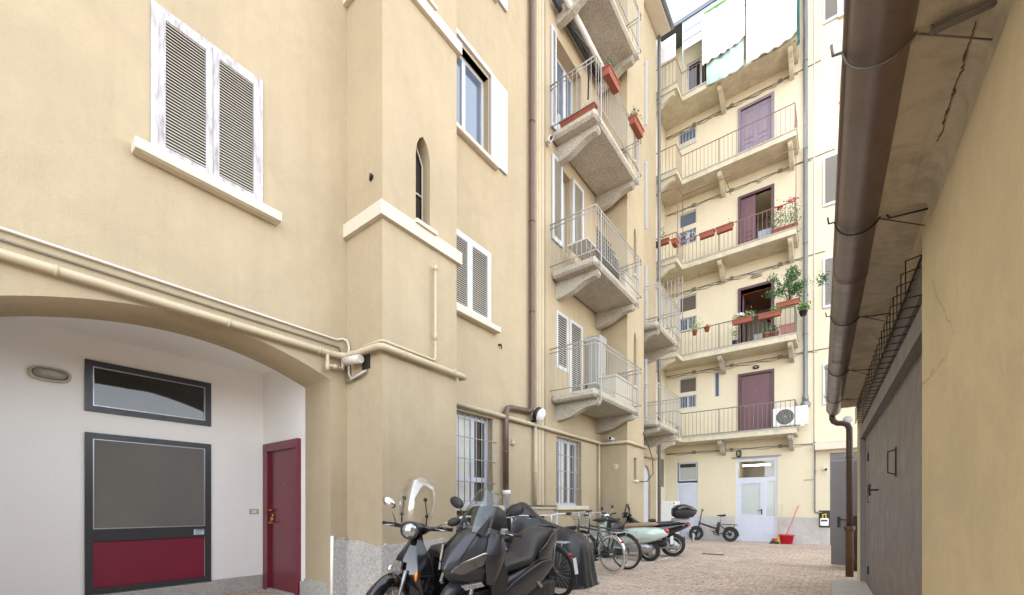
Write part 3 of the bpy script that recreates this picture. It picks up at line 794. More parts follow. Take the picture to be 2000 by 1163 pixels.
# --- galleries with brackets and railings
for i, z in enumerate(LV):
    s = MB(); th = .17 if i else .16
    poly = [(XV + .001, YW - .001), (-1.0, YW - .001), (-1.0, YF), (-4.37, YF), (-4.37, 15.16), (XV + .001, 15.16)]
    s.prism([(x, y, z - th) for x, y in poly], (0, 0, th))
    s.mat = 1; s.prism([(x, y, z + .001) for x, y in [(-1.0 + .02, YW - .002), (-1.0 + .02, YF - .02), (-4.37 - .001 + .02, YF - .02), (-4.37 + .02, 15.14), (XV + .002, 15.14), (XV + .002, 15.19), (-4.40, 15.19), (-4.40, YF + .03), (-1.03, YF + .03), (-1.03, YW - .002)]], (0, 0, .035))
    o = s.build('gallery', [M['ycement'], M['concrete']], ye)
    for x in (-3.19, -1.17): scroll(F, x, z - th - .001, .86, .12, 'ycement' if i > 1 else 'concrete', o, .46)
    scroll(FWG, 15.27, z - th - .001, .84, .12, 'ycement', o, .40)
    s = MB(); a = .035
    pts = [(XV + .02, 15.16 + a), (-4.37 - a, 15.16 + a), (-4.37 - a, YF + a), (-1.0 - a, YF + a), (-1.0 - a, YW - .02)]
    rail_run(s, pts, z, .86, .125, .0075, .014, .06, False)
    for x in (-3.19, -1.04): s.tube([(x, YF + a, z - .2), (x, YF + a, z + .87)], .013, 6)
    s.build('railing', M[['rail_dark', 'rail_dark', 'rail_brown', 'rail_brown', 'rail_brown'][i]], o)
# --- doors of the galleries
def doorframe(x0, x1, z0, z1, mat, t=.085, n=.045, dep=-.1):
    s = MB(F); s.box(x0 - t, x0, dep, n, z0, z1 + t); s.box(x1, x1 + t, dep, n, z0, z1 + t); s.box(x0, x1, dep, n - .002, z1, z1 + t)
    return s.build('door', M[mat], ye)
def panels(s, x0, x1, z0, z1, n, cols, rows):
    for c in range(cols):
        for r_ in rows:
            a0 = x0 + (x1 - x0) * (c + .16) / cols; a1 = x0 + (x1 - x0) * (c + .84) / cols
            b0 = z0 + (z1 - z0) * r_[0]; b1 = z0 + (z1 - z0) * r_[1]; t = .018
            s.box(a0, a1, n, n + .012, b0, b0 + t); s.box(a0, a1, n, n + .012, b1 - t, b1); s.box(a0, a0 + t, n, n + .012, b0 + t, b1 - t); s.box(a1 - t, a1, n, n + .012, b0 + t, b1 - t)
            s.box(a0 + .05, a1 - .05, n, n + .008, b0 + .05, b1 - .05)
zz = (5.70, 8.66, 11.84, 14.90)
o = doorframe(*DX, LV[0], zz[0], 'mauve'); s = MB(F); s.box(*DX, -.10, -.03, LV[0], zz[0]); lf = s.build('door_leaf', M['mauve_door'], o)
s = MB(F); s.tube([(-2.55, -.03, 4.62), (-2.55, .02, 4.62), (-2.47, .02, 4.62)], .014, 6); s.ell((-2.2, -.025, 5.15), .015, .012, .015); s.build('handle', M['brass'], lf)
o = doorframe(*DX, LV[1], zz[1], 'mauve', dep=-.28)
s = MB(F); s.box(DX[0] + .002, DX[0] + .05, -.95, -.28, LV[1], zz[1] - .02); s.box(DX[1] - .05, DX[1] - .002, -.95, -.28, LV[1], zz[1] - .02); s.build('door_leaf', M['mauve_door'], o)
s = MB(F); s.box(DX[0] + .05, DX[1] - .05, -1.9, -.28, zz[1] - .05, zz[1] - .004); s.build('wooden_ceiling', M['room_wood'], o)
s = MB(F); s.box(-2.38, -2.12, -.9, -.88, LV[1] + .05, LV[1] + .85); s.build('door_curtain', M['sheet'], o)
s = MB(F)
for k in range(14): s.ell((-1.98 + random.uniform(-.1, .1), -1.95, 8.25 + random.uniform(-.16, .16)), .04, .015, .035, 8, 5)
s.build('wall_ornament', M['black_metal'], o)
o = doorframe(*DX, LV[2], zz[2], 'mauve'); s = MB(F); s.box(DX[0], -2.22, -.09, -.03, LV[2], zz[2]); panels(s, DX[0] + .02, -2.24, LV[2], zz[2], -.03, 1, ((.06, .22), (.26, .36), (.42, .94))); s.build('door_leaf', M['mauve_door'], o)
s = MB(F); s.box(-2.20, -1.80, -.55, -.5, LV[2] + .03, LV[2] + 1.05); s.build('door_curtain', M['paleblue'], o)
o = doorframe(*DX, LV[3], zz[3], 'lilac'); s = MB(F); s.box(DX[0], -2.207, -.08, -.03, LV[3], zz[3]); s.box(-2.203, DX[1], -.08, -.03, LV[3], zz[3]); panels(s, DX[0], DX[1], LV[3], zz[3], -.03, 2, ((.05, .22), (.27, .44), (.50, .94))); s.build('door_leaf', M['lilac'], o)
# --- gallery windows
for i, (a, b) in enumerate(WU): window(F, -4.74, -4.12, a, b, .06, 1, 'white_paint', ('mauve_glass', 'mauve_glass', 'blue_glass', 'blue_glass')[i], .035, ye)
for i, (a, b) in enumerate(WL):
    o = window(F, -4.74, -4.12, a, b, .06, 2, 'white_paint', 'blue_glass', .04, ye)
    s = MB(F)
    if i == 2:
        for cx in (-4.58, -4.28):
            s.tube([(cx + .12 * cos(t), .015, (a + b) / 2 + .12 * sin(t)) for t in [2 * pi * k / 16 for k in range(16)]], .012, 5, True)
        for k in range(6): s.tube([(-4.72 + k * .12, .015, a), (-4.66 + k * .12 - .06, .015, b)], .009, 5)
    else:
        for k in range(7): s.tube([(-4.70 + k * .09, .015, a + .02), (-4.70 + k * .09, .015, b - .02)], .008, 5)
    s.box(-4.74, -4.12, .005, .02, a, a + .02); s.box(-4.74, -4.12, .005, .02, b - .02, b)
    s.build('window_grille', M['white_paint'], o)
s = MB(F)
for k in range(6): s.tube([(-4.70 + k * .11, .02, WU[3][0] - .2), (-4.70 + k * .11, .02, WU[3][1])], .010, 5)
s.box(-4.76, -4.1, .01, .03, WU[3][0] - .2, WU[3][0] - .17); s.build('window_grille', M['paleblue'], ye)
window(F, -3.51, -3.35, 5.12, 6.0, .05, 1, 'paleblue', 'blue_glass', .025, ye)
o = window(F, -4.45, -3.5, 16.6, 17.6, .06, 2, 'white_paint', 'dark_glass', .05, ye)
# ground floor: tall glazed door, small door with hopper window
s = MB(F); t = .075
s.box(-2.82, -2.82 + t, -.1, -.03, .03, 2.85); s.box(-1.58 - t, -1.58, -.1, -.03, .03, 2.85); s.box(-2.745, -1.655, -.1, -.032, 2.76, 2.85); s.box(-2.745, -1.655, -.1, -.032, 2.06, 2.20)
s.box(-1.99, -1.90, -.1, -.031, .03, 2.06)
s.box(-2.745, -1.99, -.1, -.04, .03, .88); s.box(-1.90, -1.655, -.1, -.04, .03, .88); s.box(-2.745, -2.66, -.1, -.036, .88, 2.06); s.box(-2.08, -1.99, -.1, -.036, .88, 2.06); s.box(-2.66, -2.08, -.1, -.036, 1.99, 2.06); s.box(-2.66, -2.08, -.1, -.036, .88, .93)
o = s.build('glazed_door', M['lilac_white'], ye)
s = MB(F); s.box(-2.745, -1.655, -.07, -.062, 2.20, 2.76); s.build('transom_pane', M['screen'], o)
s = MB(F); s.box(-2.66, -2.08, -.075, -.06, .93, 1.99); s.box(-1.90, -1.655, -.075, -.06, .88, 2.06); s.build('frosted_pane', M['frost'], o)
s = MB(F); s.box(-2.055, -2.02, -.036, -.028, .93, 1.12); s.tube([(-2.04, -.03, 1.08), (-2.04, .02, 1.08), (-2.16, .02, 1.08)], .011, 6); s.build('handle', M['black_metal'], o)
s = MB(F); s.tube([(-2.70, -.6, 2.66), (-1.85, -.6, 2.66)], .028, 8); s.build('fluorescent_tube', M['tube'], o)
s = MB(F); s.box(-2.95, -1.47, .001, .035, 2.865, 2.92); s.build('lintel', M['grey_pipe'], o)
s = MB(F); s.box(-4.80, -4.08, -.06, -.02, .10, 2.09); panels(s, -4.80, -4.08, .1, 2.09, -.02, 1, ((.04, .96),)); o = s.build('grey_door', M['lilac_white'], ye)
o = window(F, -4.76, -4.10, 2.15, 2.84, .05, 1, 'paleblue', 'pale_glass', .05, ye)
s = MB(F); s.box(-4.71, -4.15, -.058, -.046, 2.66, 2.79); s.build('opening_gap', M['cable_and_dark_fill'], o)
s = MB(F); s.box(-.18, .95, -.10, -.06, 0, 2.63); s.box(-.18, .95, -.12, -.08, 2.63, 2.87); s.box(-.18, .95, -.08, -.05, 2.70, 2.73); s.build('service_door', M['gate'], ye)
s = MB(F); s.box(-.55, 1.3, .001, .34, 2.96, 3.15); s.box(-.60, 1.3, .001, .06, 3.151, 3.20); s.build('door_canopy', M['trim'], ye)
s = MB(FWG); s.box(16.02, 16.5, .001, .006, 1.95, 2.98); s.mat = 1; s.box(15.97, 16.02, .001, .02, 1.9, 3.03); s.box(16.5, 16.55, .001, .02, 1.9, 3.03); s.build('narrow_window', [M['mauve_glass'], M['trim']], ye)
# windows at the right with louvred shutters
for k, (a, b) in enumerate(SH):
    o = window(F, .10, .95, a, b, .12, 2, 'white_paint', 'blue_glass', .05, ye)
    if k in (1, 3):
        leaf(F, .08, .515, a - .02, b + .02, .008, .05, .07, .05, .05, ('lilac_white', 'ac_grille'), o); leaf(F, .52, .97, a - .02, b + .02, .008, .05, .07, .05, .05, ('lilac_white', 'ac_grille'), o)
    if k != 3:
        leaf(F, -.35, .06, a - .02, b + .02, .012, .05, .08, .05, .05, ('lilac_white', 'ac_grille'), o)
    sill(F, .03, 1.05, a - .10, a - .025, .10, o)
# top veranda over the fifth gallery
s = MB(); s.box(-5.2, -.9, YF + .02, YW - .01, 18.40, 18.47); s.box(-5.2, -.9, YF - .01, YF + .02, 18.33, 18.47); s.build('veranda_roof', M['roof'], ye)
s = MB(); s.box(-4.36, -2.9, YF + .05, YF + .06, 17.35, 18.30)
for zq in (17.66, 17.98, 18.3): s.tube([(-4.36, YF + .04, zq), (-.95, YF + .04, zq)], .02, 6)
for xq in (-4.36, -3.4, -2.3, -.98): s.tube([(xq, YF + .04, 16.5), (xq, YF + .04, 18.35)], .018, 6)
s.build('veranda_screen', M['paleblue'], ye)
s = MB(); s.box(XV + .05, -4.40, 15.12, 15.135, 16.58, 17.35); s.build('privacy_panel', M['plastic_white'], ye)

# ================================================================ garage along the right side
GA = R(1.33)
ga = thing('garage_building', 'low ochre garage on the right with stained eave and wide grey steel door', 'building', (0, 0, 0), GA)
DA, DB = 3.40, 8.75
TW = .47
w = MB(lambda p: V((p.y + TW, p.x, p.z)))      # along s, inward(+t), up
w.quad((-4, 0, 0), (DA, 0, 0), (DA, 0, 2.845), (-4, 0, 2.845)); w.quad((DB, 0, 0), (8.97, 0, 0), (8.97, 0, 2.845), (DB, 0, 2.845))
w.quad((DA, 0, 2.80), (DB, 0, 2.80), (DB, 0, 2.845), (DA, 0, 2.845))
for a in (DA, DB): w.quad((a, 0, 0), (a, .5, 0), (a, .5, 2.80), (a, 0, 2.80))
w.quad((DA, 0, 2.80), (DB, 0, 2.80), (DB, .5, 2.80), (DA, .5, 2.80))
w.quad((8.97, 0, 0), (8.97, 6, 0), (8.97, 6, 2.845), (8.97, 0, 2.845)); w.quad((-4, 0, 0), (-4, 6, 0), (-4, 6, 2.845), (-4, 0, 2.845)); w.quad((-4, 6, 0), (8.97, 6, 0), (8.97, 6, 2.845), (-4, 6, 2.845))
w.build('wall', M['garage'], ga)
# fillet between wall and soffit, soffit slab
s = MB(); ns = 60
for i in range(ns):
    s0 = -4 + 13.0 * i / ns; s1 = -4 + 13.0 * (i + 1) / ns
    prof = [(TW - .001, 2.72), (TW - .004, 2.78), (TW - .02, 2.815), (TW - .05, 2.829), (TW - .09, 2.832)]
    if DA - .35 < s0 < DB: continue
    for (t0, z0), (t1, z1) in zip(prof, prof[1:]): s.add([(t0, s0, z0), (t0, s1, z0), (t1, s1, z1), (t1, s0, z1)], [(0, 1, 2, 3)], True)
    if s1 < DA: last = len(s.v)
s.v = s.v[:last]; s.f = [f for f in s.f if max(f) < last]; s.mi = s.mi[:len(s.f)]; s.sm = s.sm[:len(s.f)]
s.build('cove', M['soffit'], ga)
s = MB(); ng = 90; t0 = .235
vs = []; fs = []
for i in range(ng + 1):
    y = -4 + 13.02 * i / ng
    for j in range(9):
        t = t0 + (TW - t0 + .02) * j / 8
        z = 2.835 + .006 * noise.noise(V((t * 9, y * 2.2, 0))) + .012 * max(0, noise.noise(V((t * 3 + 4, y * 1.1, 2))))
        if j == 0: t += .012 * noise.noise(V((0, y * 8, 0)))
        vs.append((t, y, z))
for i in range(ng):
    for j in range(8): fs.append((i * 9 + j, i * 9 + j + 1, (i + 1) * 9 + j + 1, (i + 1) * 9 + j))
s.add(vs, fs, True); s.box(t0 + .002, 6.6, -4, 9.02, 2.852, 3.02); s.box(t0, t0 + .002, -4, 9.02, 2.84, 3.02)
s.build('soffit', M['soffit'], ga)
s = MB(); s.add([(t0 - .03, -4, 3.03), (t0 - .03, 9.05, 3.03), (6.7, 9.05, 3.9), (6.7, -4, 3.9)], [(0, 1, 2, 3)]); s.add([(t0 - .03, -4, 3.0), (t0 - .03, 9.05, 3.0), (t0 - .03, 9.05, 3.03), (t0 - .03, -4, 3.03)], [(0, 1, 2, 3)]); s.build('roof', M['terracotta'], ga)
# damp streak cracks at the cove
s = MB()
for (y0, y1) in ((2.08, 2.66),):
    n = 46
    pts = [(TW - .050 + .010 * noise.noise(V((0, k * .16, 1))) + .007 * noise.noise(V((5, k * .9, 1))), y0 + (y1 - y0) * k / n, 2.8262) for k in range(n + 1)]
    wd = [.0012 + .008 * max(0, noise.noise(V((3, k * .23, 0))) + .25 * noise.noise(V((8, k * .9, 0)))) for k in range(n + 1)]
    for k in range(n):
        p, q = pts[k], pts[k + 1]
        s.add([(p[0] - wd[k], p[1], p[2]), (p[0] + wd[k], p[1], p[2] - .004), (q[0] + wd[k + 1], q[1], q[2] - .004), (q[0] - wd[k + 1], q[1], q[2])], [(0, 1, 2, 3)])
s.build('plaster_crack', M['iron'], ga)
# steel front: frame, lintel, leaves, slot and hooks
G = lambda p: V((p.y + TW, p.x, p.z))
s = MB(G); s.box(DA, DB, .022, .09, 2.265, 2.42); s.box(DB - .08, DB, .022, .09, 0, 2.265); s.box(DA, DA + .05, .022, .09, 0, 2.265)
s.box(DA, DB, .05, .09, 2.42, 2.80); s.box(DA, DB, .028, .05, 2.425, 2.44)
gd = s.build('garage_door', M['garage_frame'], ga)
s = MB(G); s.box(DA + .05, 8.085, .085, .12, .0, 2.30); s.rbox(3.9, 7.8, .079, .086, .15, 2.1, .002); lf = s.build('door_leaf', M['garage_door'], gd)
s = MB(G); s.box(8.10, DB - .08, .085, .12, .0, 2.30); s.box(8.16, DB - .14, .08, .086, .2, 2.2); s.build('side_leaf', M['garage_door'], gd)
s = MB(G); s.box(8.085, 8.10, .10, .12, 0, 2.30); s.box(DA + .05, DB - .08, .10, .12, 2.30, 2.31)
for z in (.28, 1.92): s.tube([(8.093, .078, z - .06), (8.093, .078, z + .06)], .012, 6)
s.box(DA + .1, DB - .02, .046, .0495, 2.50, 2.56)
s.build('door_gap', M['cable_and_dark_fill'], gd)
s = MB(G); h = .06
s.tube([(5.20, .08, 1.49), (5.20, .08 - h, 1.51), (5.20, .08 - h, 1.70), (5.20, .08, 1.72)], .006, 6)
s.tube([(5.20, .078, 1.47), (5.20, .078, 1.74)], .009, 6)
s.build('handle', M['black_metal'], lf)
s = MB(G); s.tube([(6.72, .085, 1.40), (6.72, .0, 1.40)], .011, 8); s.tube([(6.72, .0, 1.33), (6.72, -.006, 1.40), (6.72, .0, 1.47)], .009, 6); s.ell((6.72, .083, 1.30), .01, .006, .016); s.build('handle', M['black_metal'], lf)
s = MB(G); s.tube([(7.75, .083, 1.50), (7.75, .05, 1.50), (7.75, .05, 1.26), (7.75, .083, 1.26)], .005, 6); s.build('handle', M['black_metal'], lf)
s = MB(G)
y = 3.62
while y < DB - .1:
    s.tube([(y, .05, 2.50), (y, -.045, 2.50), (y, -.045, 2.73), (y, .05, 2.75)], .0042, 5)
    y += .19
s.tube([(3.6, -.045, 2.50), (DB - .1, -.045, 2.50)], .005, 5); s.tube([(3.6, .03, 2.74), (DB - .1, .03, 2.74)], .006, 5)
s.build('hook_rack', M['black_metal'], gd)
s = MB(lambda p: V((p.x * cos(GA) - p.y * sin(GA), p.x * sin(GA) + p.y * cos(GA), p.z)))
s.box(.30, .555, 3.2, 8.75, -.05, .03); s.box(.12, .30, 3.2, 8.72, -.05, .024); tag(s.build('paving_apron', M['apron']), kind='structure')
# ================================================================ pipes, cables, lamps, cameras
def one(mb, name, mat, label, cat, group=None):
    return tag(mb.build(name, mat), label, cat, group)
def clip(s, c, r, ax='x'):
    if ax == 'x': s.tube([(c[0] - .012, c[1], c[2]), (c[0] + .012, c[1], c[2])], r, 8)
    elif ax == 'y': s.tube([(c[0], c[1] - .012, c[2]), (c[0], c[1] + .012, c[2])], r, 8)
    else: s.tube([(c[0], c[1], c[2] - .012), (c[0], c[1], c[2] + .012)], r, 8)
F = FX(XW)
gp = thing('gas_pipe', 'thick beige gas pipe running above the porch arch and round the first stair turret', 'pipe', (-4.88, 1, 3.0), world=True)
s = MB()
xx = -4.885
s.tube([(xx, -8.8, 3.05), (xx, 2.70, 3.05), (xx, 2.86, 3.05), (xx, 2.99, 3.06), (xx + .06, 3.03, 3.06), (-4.20, 3.03, 3.04), (-4.155, 3.06, 3.035), (-4.155, 3.12, 3.035), (-4.155, 4.36, 3.01), (-4.17, 4.42, 3.01), (-4.25, 4.42, 3.01)], .038, 10)
for y in (.55, 1.75, 2.7): clip(s, (xx, y, 3.05), .046, 'y')
for y in (3.35, 4.2): clip(s, (-4.155, y, 3.03), .046, 'y')
s.build('main_pipe', M['beige_pipe'], gp)
s = MB(); s.tube([(-4.80, 3.06, 3.115), (-4.19, 3.06, 3.11), (-4.17, 3.09, 3.11), (-4.17, 3.85, 3.095), (-4.17, 3.88, 3.12), (-4.17, 3.88, 4.30)], .018, 8)
s.tube([(-4.17, 3.88, 4.27), (-4.17, 3.88, 4.33)], .026, 8); s.tube([(-4.17, 3.88, 3.36), (-4.17, 3.88, 3.46)], .024, 8); s.build('riser', M['beige_pipe'], gp)
s = MB(); s.tube([(xx + .01, 2.80, 3.05), (xx + .01, 2.80, 2.90), (xx + .01, 3.0, 2.90), (xx + .01, 3.0, 3.1)], .022, 8); s.tube([(xx + .01, 2.80, 2.83), (xx + .01, 2.80, 2.93)], .028, 8); s.tube([(xx + .01, 2.87, 2.90), (xx + .01, 2.93, 2.90)], .03, 8)
s.build('valve', M['beige_pipe'], gp)
s = MB(); s.tube([(-4.925, -8.8, 3.245), (-4.925, 2.95, 3.255), (-4.925, 3.02, 3.29), (-4.90, 3.07, 3.28), (-4.86, 3.075, 3.2), (-4.86, 3.075, 2.85), (-4.80, 3.075, 2.78), (-4.5, 3.075, 2.83)], .013, 6)
one(s, 'conduit', M['white_pipe'], 'thin white conduit running high above the porch arch to the turret corner', 'conduit')
s = MB(); s.tube([(-4.93, -8.8, 3.165), (-4.93, 2.98, 3.175), (-4.91, 3.05, 3.0), (-4.91, 3.07, 2.75), (-4.55, 3.07, 2.79), (-4.5, 3.08, 2.84)], .010, 6)
one(s, 'conduit', M['cable'], 'thin dark cable under the white conduit above the porch arch', 'cable')
s = MB(); s.tube([(-4.78, 2.98, 2.97), (-4.50, 3.0, 2.95)], .05, 12); s.mat = 1; s.tube([(-4.80, 2.978, 2.972), (-4.78, 2.98, 2.97)], .04, 12); s.mat = 2; s.box(-4.60, -4.46, 3.085, 3.104, 2.86, 3.02)
one(s, 'flue_pipe', [M['white_pipe'], M['alu'], M['cable_and_dark_fill']], 'short white flue pipe poking from the hole in the turret side', 'flue')
s = MB(); s.tube([(-4.88, 4.36, 2.86), (-4.88, 10.33, 2.84), (-4.86, 10.38, 2.84), (-4.24, 10.38, 2.83), (-4.18, 10.42, 2.83), (-4.18, 11.66, 2.82), (-4.24, 11.7, 2.82), (-4.84, 11.75, 2.82), (-4.88, 11.8, 2.82), (-4.88, 14.6, 2.82)], .04, 8)
for y in (6.9, 9.1): clip(s, (-4.88, y, 2.85), .05, 'y')
one(s, 'gas_pipe', M['beige_pipe'], 'beige gas pipe running along the wall over the barred windows', 'pipe')
s = MB(); s.tube([(-4.885, 7.27, 2.82), (-4.885, 7.27, 1.23)], .036, 8); clip(s, (-4.885, 7.27, 1.9), .045, 'z')
one(s, 'branch_pipe', M['beige_pipe'], 'vertical beige branch pipe beside the ribbed cable duct', 'pipe')
s = MB(); s.tube([(-4.89, 10.22, 2.82), (-4.89, 10.22, .6)], .025, 8)
one(s, 'branch_pipe', M['beige_pipe'], 'slim vertical beige pipe in the corner before the second turret', 'pipe')
s = MB(F)
for k in range(5): s.box(7.37 + k * .062, 7.37 + k * .062 + .054, .001, .03 + .004 * (k % 2), 1.23, 17.0)
s.mat = 1; s.tube([(7.71, .012, 1.23), (7.71, .012, 17)], .009, 5)
one(s, 'cable_duct', [M['beige_pipe'], M['iron']], 'tall ribbed beige cable duct running up the tan wall', 'cable duct')
dp = thing('downpipe', 'brown rainwater downpipe with a side elbow and white foot on the tan wall', 'downpipe', (-4.86, 6.6, 0), world=True)
s = MB(); s.tube([(-4.87, 7.13, 17.2), (-4.87, 7.13, 3.22), (-4.87, 7.10, 3.12), (-4.87, 7.03, 3.09), (-4.87, 6.42, 3.05), (-4.87, 6.33, 3.02), (-4.87, 6.28, 2.93), (-4.87, 6.28, 1.48)], .052, 12)
for z in (5.1, 6.9, 8.9, 11.4): clip(s, (-4.87, 7.13, z), .062, 'z')
clip(s, (-4.87, 6.28, 2.2), .062, 'z'); clip(s, (-4.87, 6.9, 3.08), .06, 'y'); s.build('pipe', M['brown_pipe'], dp)
s = MB(); s.tube([(-4.86, 6.28, .0), (-4.86, 6.28, 1.42), (-4.86, 6.28, 1.425), (-4.86, 6.28, 1.50)], [.062, .062, .08, .08], 12); s.build('foot', M['plastic_white'], dp)
s = MB(); s.tube([(-4.87, 14.85, 17.3), (-4.87, 14.85, .0)], .055, 10)
for z in (3, 6, 9, 12, 15): clip(s, (-4.87, 14.85, z), .066, 'z')
one(s, 'downpipe', M['grey_pipe'], 'grey downpipe in the corner where tan and yellow houses meet', 'downpipe')
s = MB(); s.tube([(-.805, 16.6, 18.4), (-.805, 16.6, 4.75), (-.805, 16.6, 4.72), (-.805, 16.6, 4.55)], [.062, .062, .085, .085], 12)
s.ell((-.805, 16.58, 4.45), .14, .1, .13)
for z in (6.7, 9.6, 12.6, 15.4): clip(s, (-.805, 16.6, z), .075, 'z')
one(s, 'downpipe', M['grey_pipe'], 'long grey downpipe with round bottom end right of the galleries', 'downpipe')
s = MB(); s.tube([(-.58, 16.68, 18), (-.58, 16.68, 3.2)], .014, 5); one(s, 'conduit', M['white_pipe'], 'thin pale conduit right of the long grey downpipe', 'conduit')
s = MB(); s.tube([(-.56, 16.66, 3.25), (-.56, 16.66, 1.06), (-.53, 16.66, 1.02), (-.38, 16.66, 1.02)], .022, 6)
for z in (2.3, 1.3): clip(s, (-.56, 16.66, z), .032, 'z')
s.tube([(-.85, 16.67, 2.05), (-.58, 16.67, 2.06)], .008, 5)
one(s, 'gas_pipe', M['grey_pipe'], 'thin grey gas pipe dropping to the meter on the yellow wall', 'pipe')
CABT = ['ground floor cable line under the first walkway balcony', 'cable bundle above the lowest walkway door', 'cable bundle above the open dark doorway', 'cable line above the half open mauve door', 'cable line and tube above the lilac door']
for k, z in enumerate((3.20, 6.15, 9.2, 12.28, 15.24)):
    s = MB(); n = 3 if k in (1, 2, 4) else 2
    for q in range(n):
        pts = []; x1 = (1.2, .1, -.3, -.05, -.4)[k] - q * .6
        for i in range(25):
            x = -5.2 + (x1 + 5.2) * i / 24; sag = (.03 if q else .004) * sin(i * 1.7 + q) + (q * -.045)
            pts.append((x, 16.685, z + sag))
        s.tube(pts, .013 if q == 0 else .008, 5)
    for x in (-4.2, -2.95, -1.5): s.box(x - .06, x + .06, 16.66, 16.699, z - .06, z + .05)
    one(s, 'wall_cable', M['cable'], 'thin ' + CABT[k], 'cable', 'cables strung along the yellow wall')
s = MB(); s.tube([(-5.22, 14.9, 9.1), (-5.2, 16.6, 9.1)], .01, 5); one(s, 'wall_cable', M['cable'], 'short cable on the side wall behind the corner downpipe', 'cable')
s = MB(); pts = [onX(1256, 845, -4.22), V((-4.15, 11.75, 2.9)), V((-4.05, 11.8, 2.5)), V((-4.02, 11.75, 2.1)), V((-4.1, 11.5, 1.88)), V((-4.2, 11.1, 1.86))]
s.tube(pts, .012, 6); one(s, 'hanging_cable', M['cable_and_dark_fill'], 'black cable and dark fill looping from the balcony to the slit window', 'cable')
# lamps
def bulkhead(F, a, z, w, h, label, d=.085, cage=False):
    b = thing('wall_lamp', label, 'lamp', F(V((a, 0, z - h / 2))), group='small lamps fixed to the walls', world=True)
    s = MB(F); n = 20
    def ring(sx, sz, nn): return [V((a + sx * math.copysign(abs(cos(t)) ** .6, cos(t)), nn, z + sz * math.copysign(abs(sin(t)) ** .8, sin(t)))) for t in [2 * pi * i / n for i in range(n)]]
    s.loft([ring(w / 2, h / 2, .001), ring(w / 2, h / 2, d * .55), ring(w * .44, h * .38, d * .75), ring(w * .42, h * .34, d * .5)], caps=False); s.build('housing', M['lampframe'] if not cage else M['black_metal'], b)
    s = MB(F); s.loft([ring(w * .42, h * .34, d * .5), ring(w * .38, h * .30, d * .85), ring(w * .2, h * .14, d)], caps=True); s.build('lens', M['lampglass'], b)
    if cage:
        s = MB(F); s.tube(ring(w * .3, h * .42, d * 1.05), .008, 5, True)
        for q in (-.2, .2): s.tube([(a + q * w, d * .5, z - h * .45), (a + q * w, d * 1.1, z), (a + q * w, d * .5, z + h * .45)], .007, 5)
        s.build('guard', M['black_metal'], b)
bulkhead(FX(-6.8), .72, 2.625, .32, .155, 'oval bulkhead lamp with cream rim high on the white porch wall')
bulkhead(FY(YW), -2.72, 3.03, .17, .26, 'oval caged bulkhead lamp above the glazed ground floor door', .09, True)
bulkhead(FY(YW), -2.2, 5.93, .2, .11, 'small round dark lamp above the lowest walkway door', .08, True)
bulkhead(FY(YW), -2.18, 9.02, .36, .09, 'flat white lamp above the open dark doorway', .16)
bulkhead(FY(YW), -2.1, 12.2, .13, .13, 'small round lamp above the half open mauve door', .06)
fl = thing('flood_light', 'black backed white flood light by the downpipe elbow', 'lamp', (-4.85, 7.2, 2.95), world=True)
s = MB(); s.ell((-4.72, 7.22, 3.02), .075, .11, .14, rot=Matrix.Rotation(R(25), 3, 'Y')); s.build('lens', M['plastic_white'], fl)
s = MB(); s.ell((-4.80, 7.22, 3.05), .075, .125, .155, rot=Matrix.Rotation(R(25), 3, 'Y')); s.tube([(-4.93, 7.22, 2.92), (-4.8, 7.22, 2.94)], .03, 6); s.build('housing', M['black_metal'], fl)
def camera_dome(p, F, label):
    b = thing('security_camera', label, 'camera', p, group='white security cameras', world=True); p = V(p)
    s = MB(); s.tube([p, p + F * .05], .045, 10); s.tube([p + F * .05, p + F * .10 - V((0, 0, .01))], .02, 8); s.tube([p + F * .08 + V((-.03, -.02, 0)), p + F * .15 + V((.02, -.10, -.03))], .05, 12); s.build('housing', M['plastic_white'], b)
    s = MB(); e = p + F * .15 + V((.02, -.10, -.03)); s.ell(e, .042, .03, .042); s.build('lens', M['black_plastic'], b)
camera_dome((-4.94, 7.82, 8.93), V((1, -.2, 0)), 'small white security camera high on the tan wall beside the balcony stack')
camera_dome((-.30, 16.69, 2.38), V((0, -1, 0)), 'white security camera beside the far service door')
camera_dome((-4.6, 10.44, 2.93), V((0, -1, .2)), 'white security camera on the pipe at the second turret')
s = MB(FX(-6.8)); s.rbox(2.70, 2.83, .001, .012, 1.09, 1.165, .003); s.mat = 1; s.box(2.735, 2.795, .012, .015, 1.105, 1.15)
one(s, 'light_switch', [M['lampframe'], M['plastic_white']], 'cream switch plate on the white porch wall beside the red door', 'switch')
s = MB(FX(-4.95 + .001)); s.M = lambda p: V((-4.55 + p.x, 10.45 - p.y, p.z)); s.lathe([(0, .012), (.05, .014), (.075, .01), (.08, 0)], (0, 0, 2.22), 'y', 16)
one(s, 'wall_vent', M['lampframe'], 'round cream vent on the side of the second turret', 'vent')
s = MB(lambda p: V((p.x, YW - p.y, p.z))); s.lathe([(0, .03), (.1, .03), (.12, .0)], (.26, 0, 3.86), 'y', 18); one(s, 'wall_vent', M['ac_grille'], 'round grey vent on the yellow wall above the canopy', 'vent')
s = MB(FX(XP)); s.M = lambda p: V((-4.45 + p.x, P1[0] - p.y, p.z)); s.tube([(0, .0, 5.1), (.05, .03, 5.13)], .022, 8); one(s, 'pipe_stub', M['black_metal'], 'small dark pipe stub in the turret side above the ledge', 'pipe')
s = MB(F); s.tube([(6.52, .01, 2.43), (6.60, .01, 2.40)], .05, 10); one(s, 'wall_hole_cover', M['lampframe'], 'small round cap in the wall right of the first barred window', 'cap')
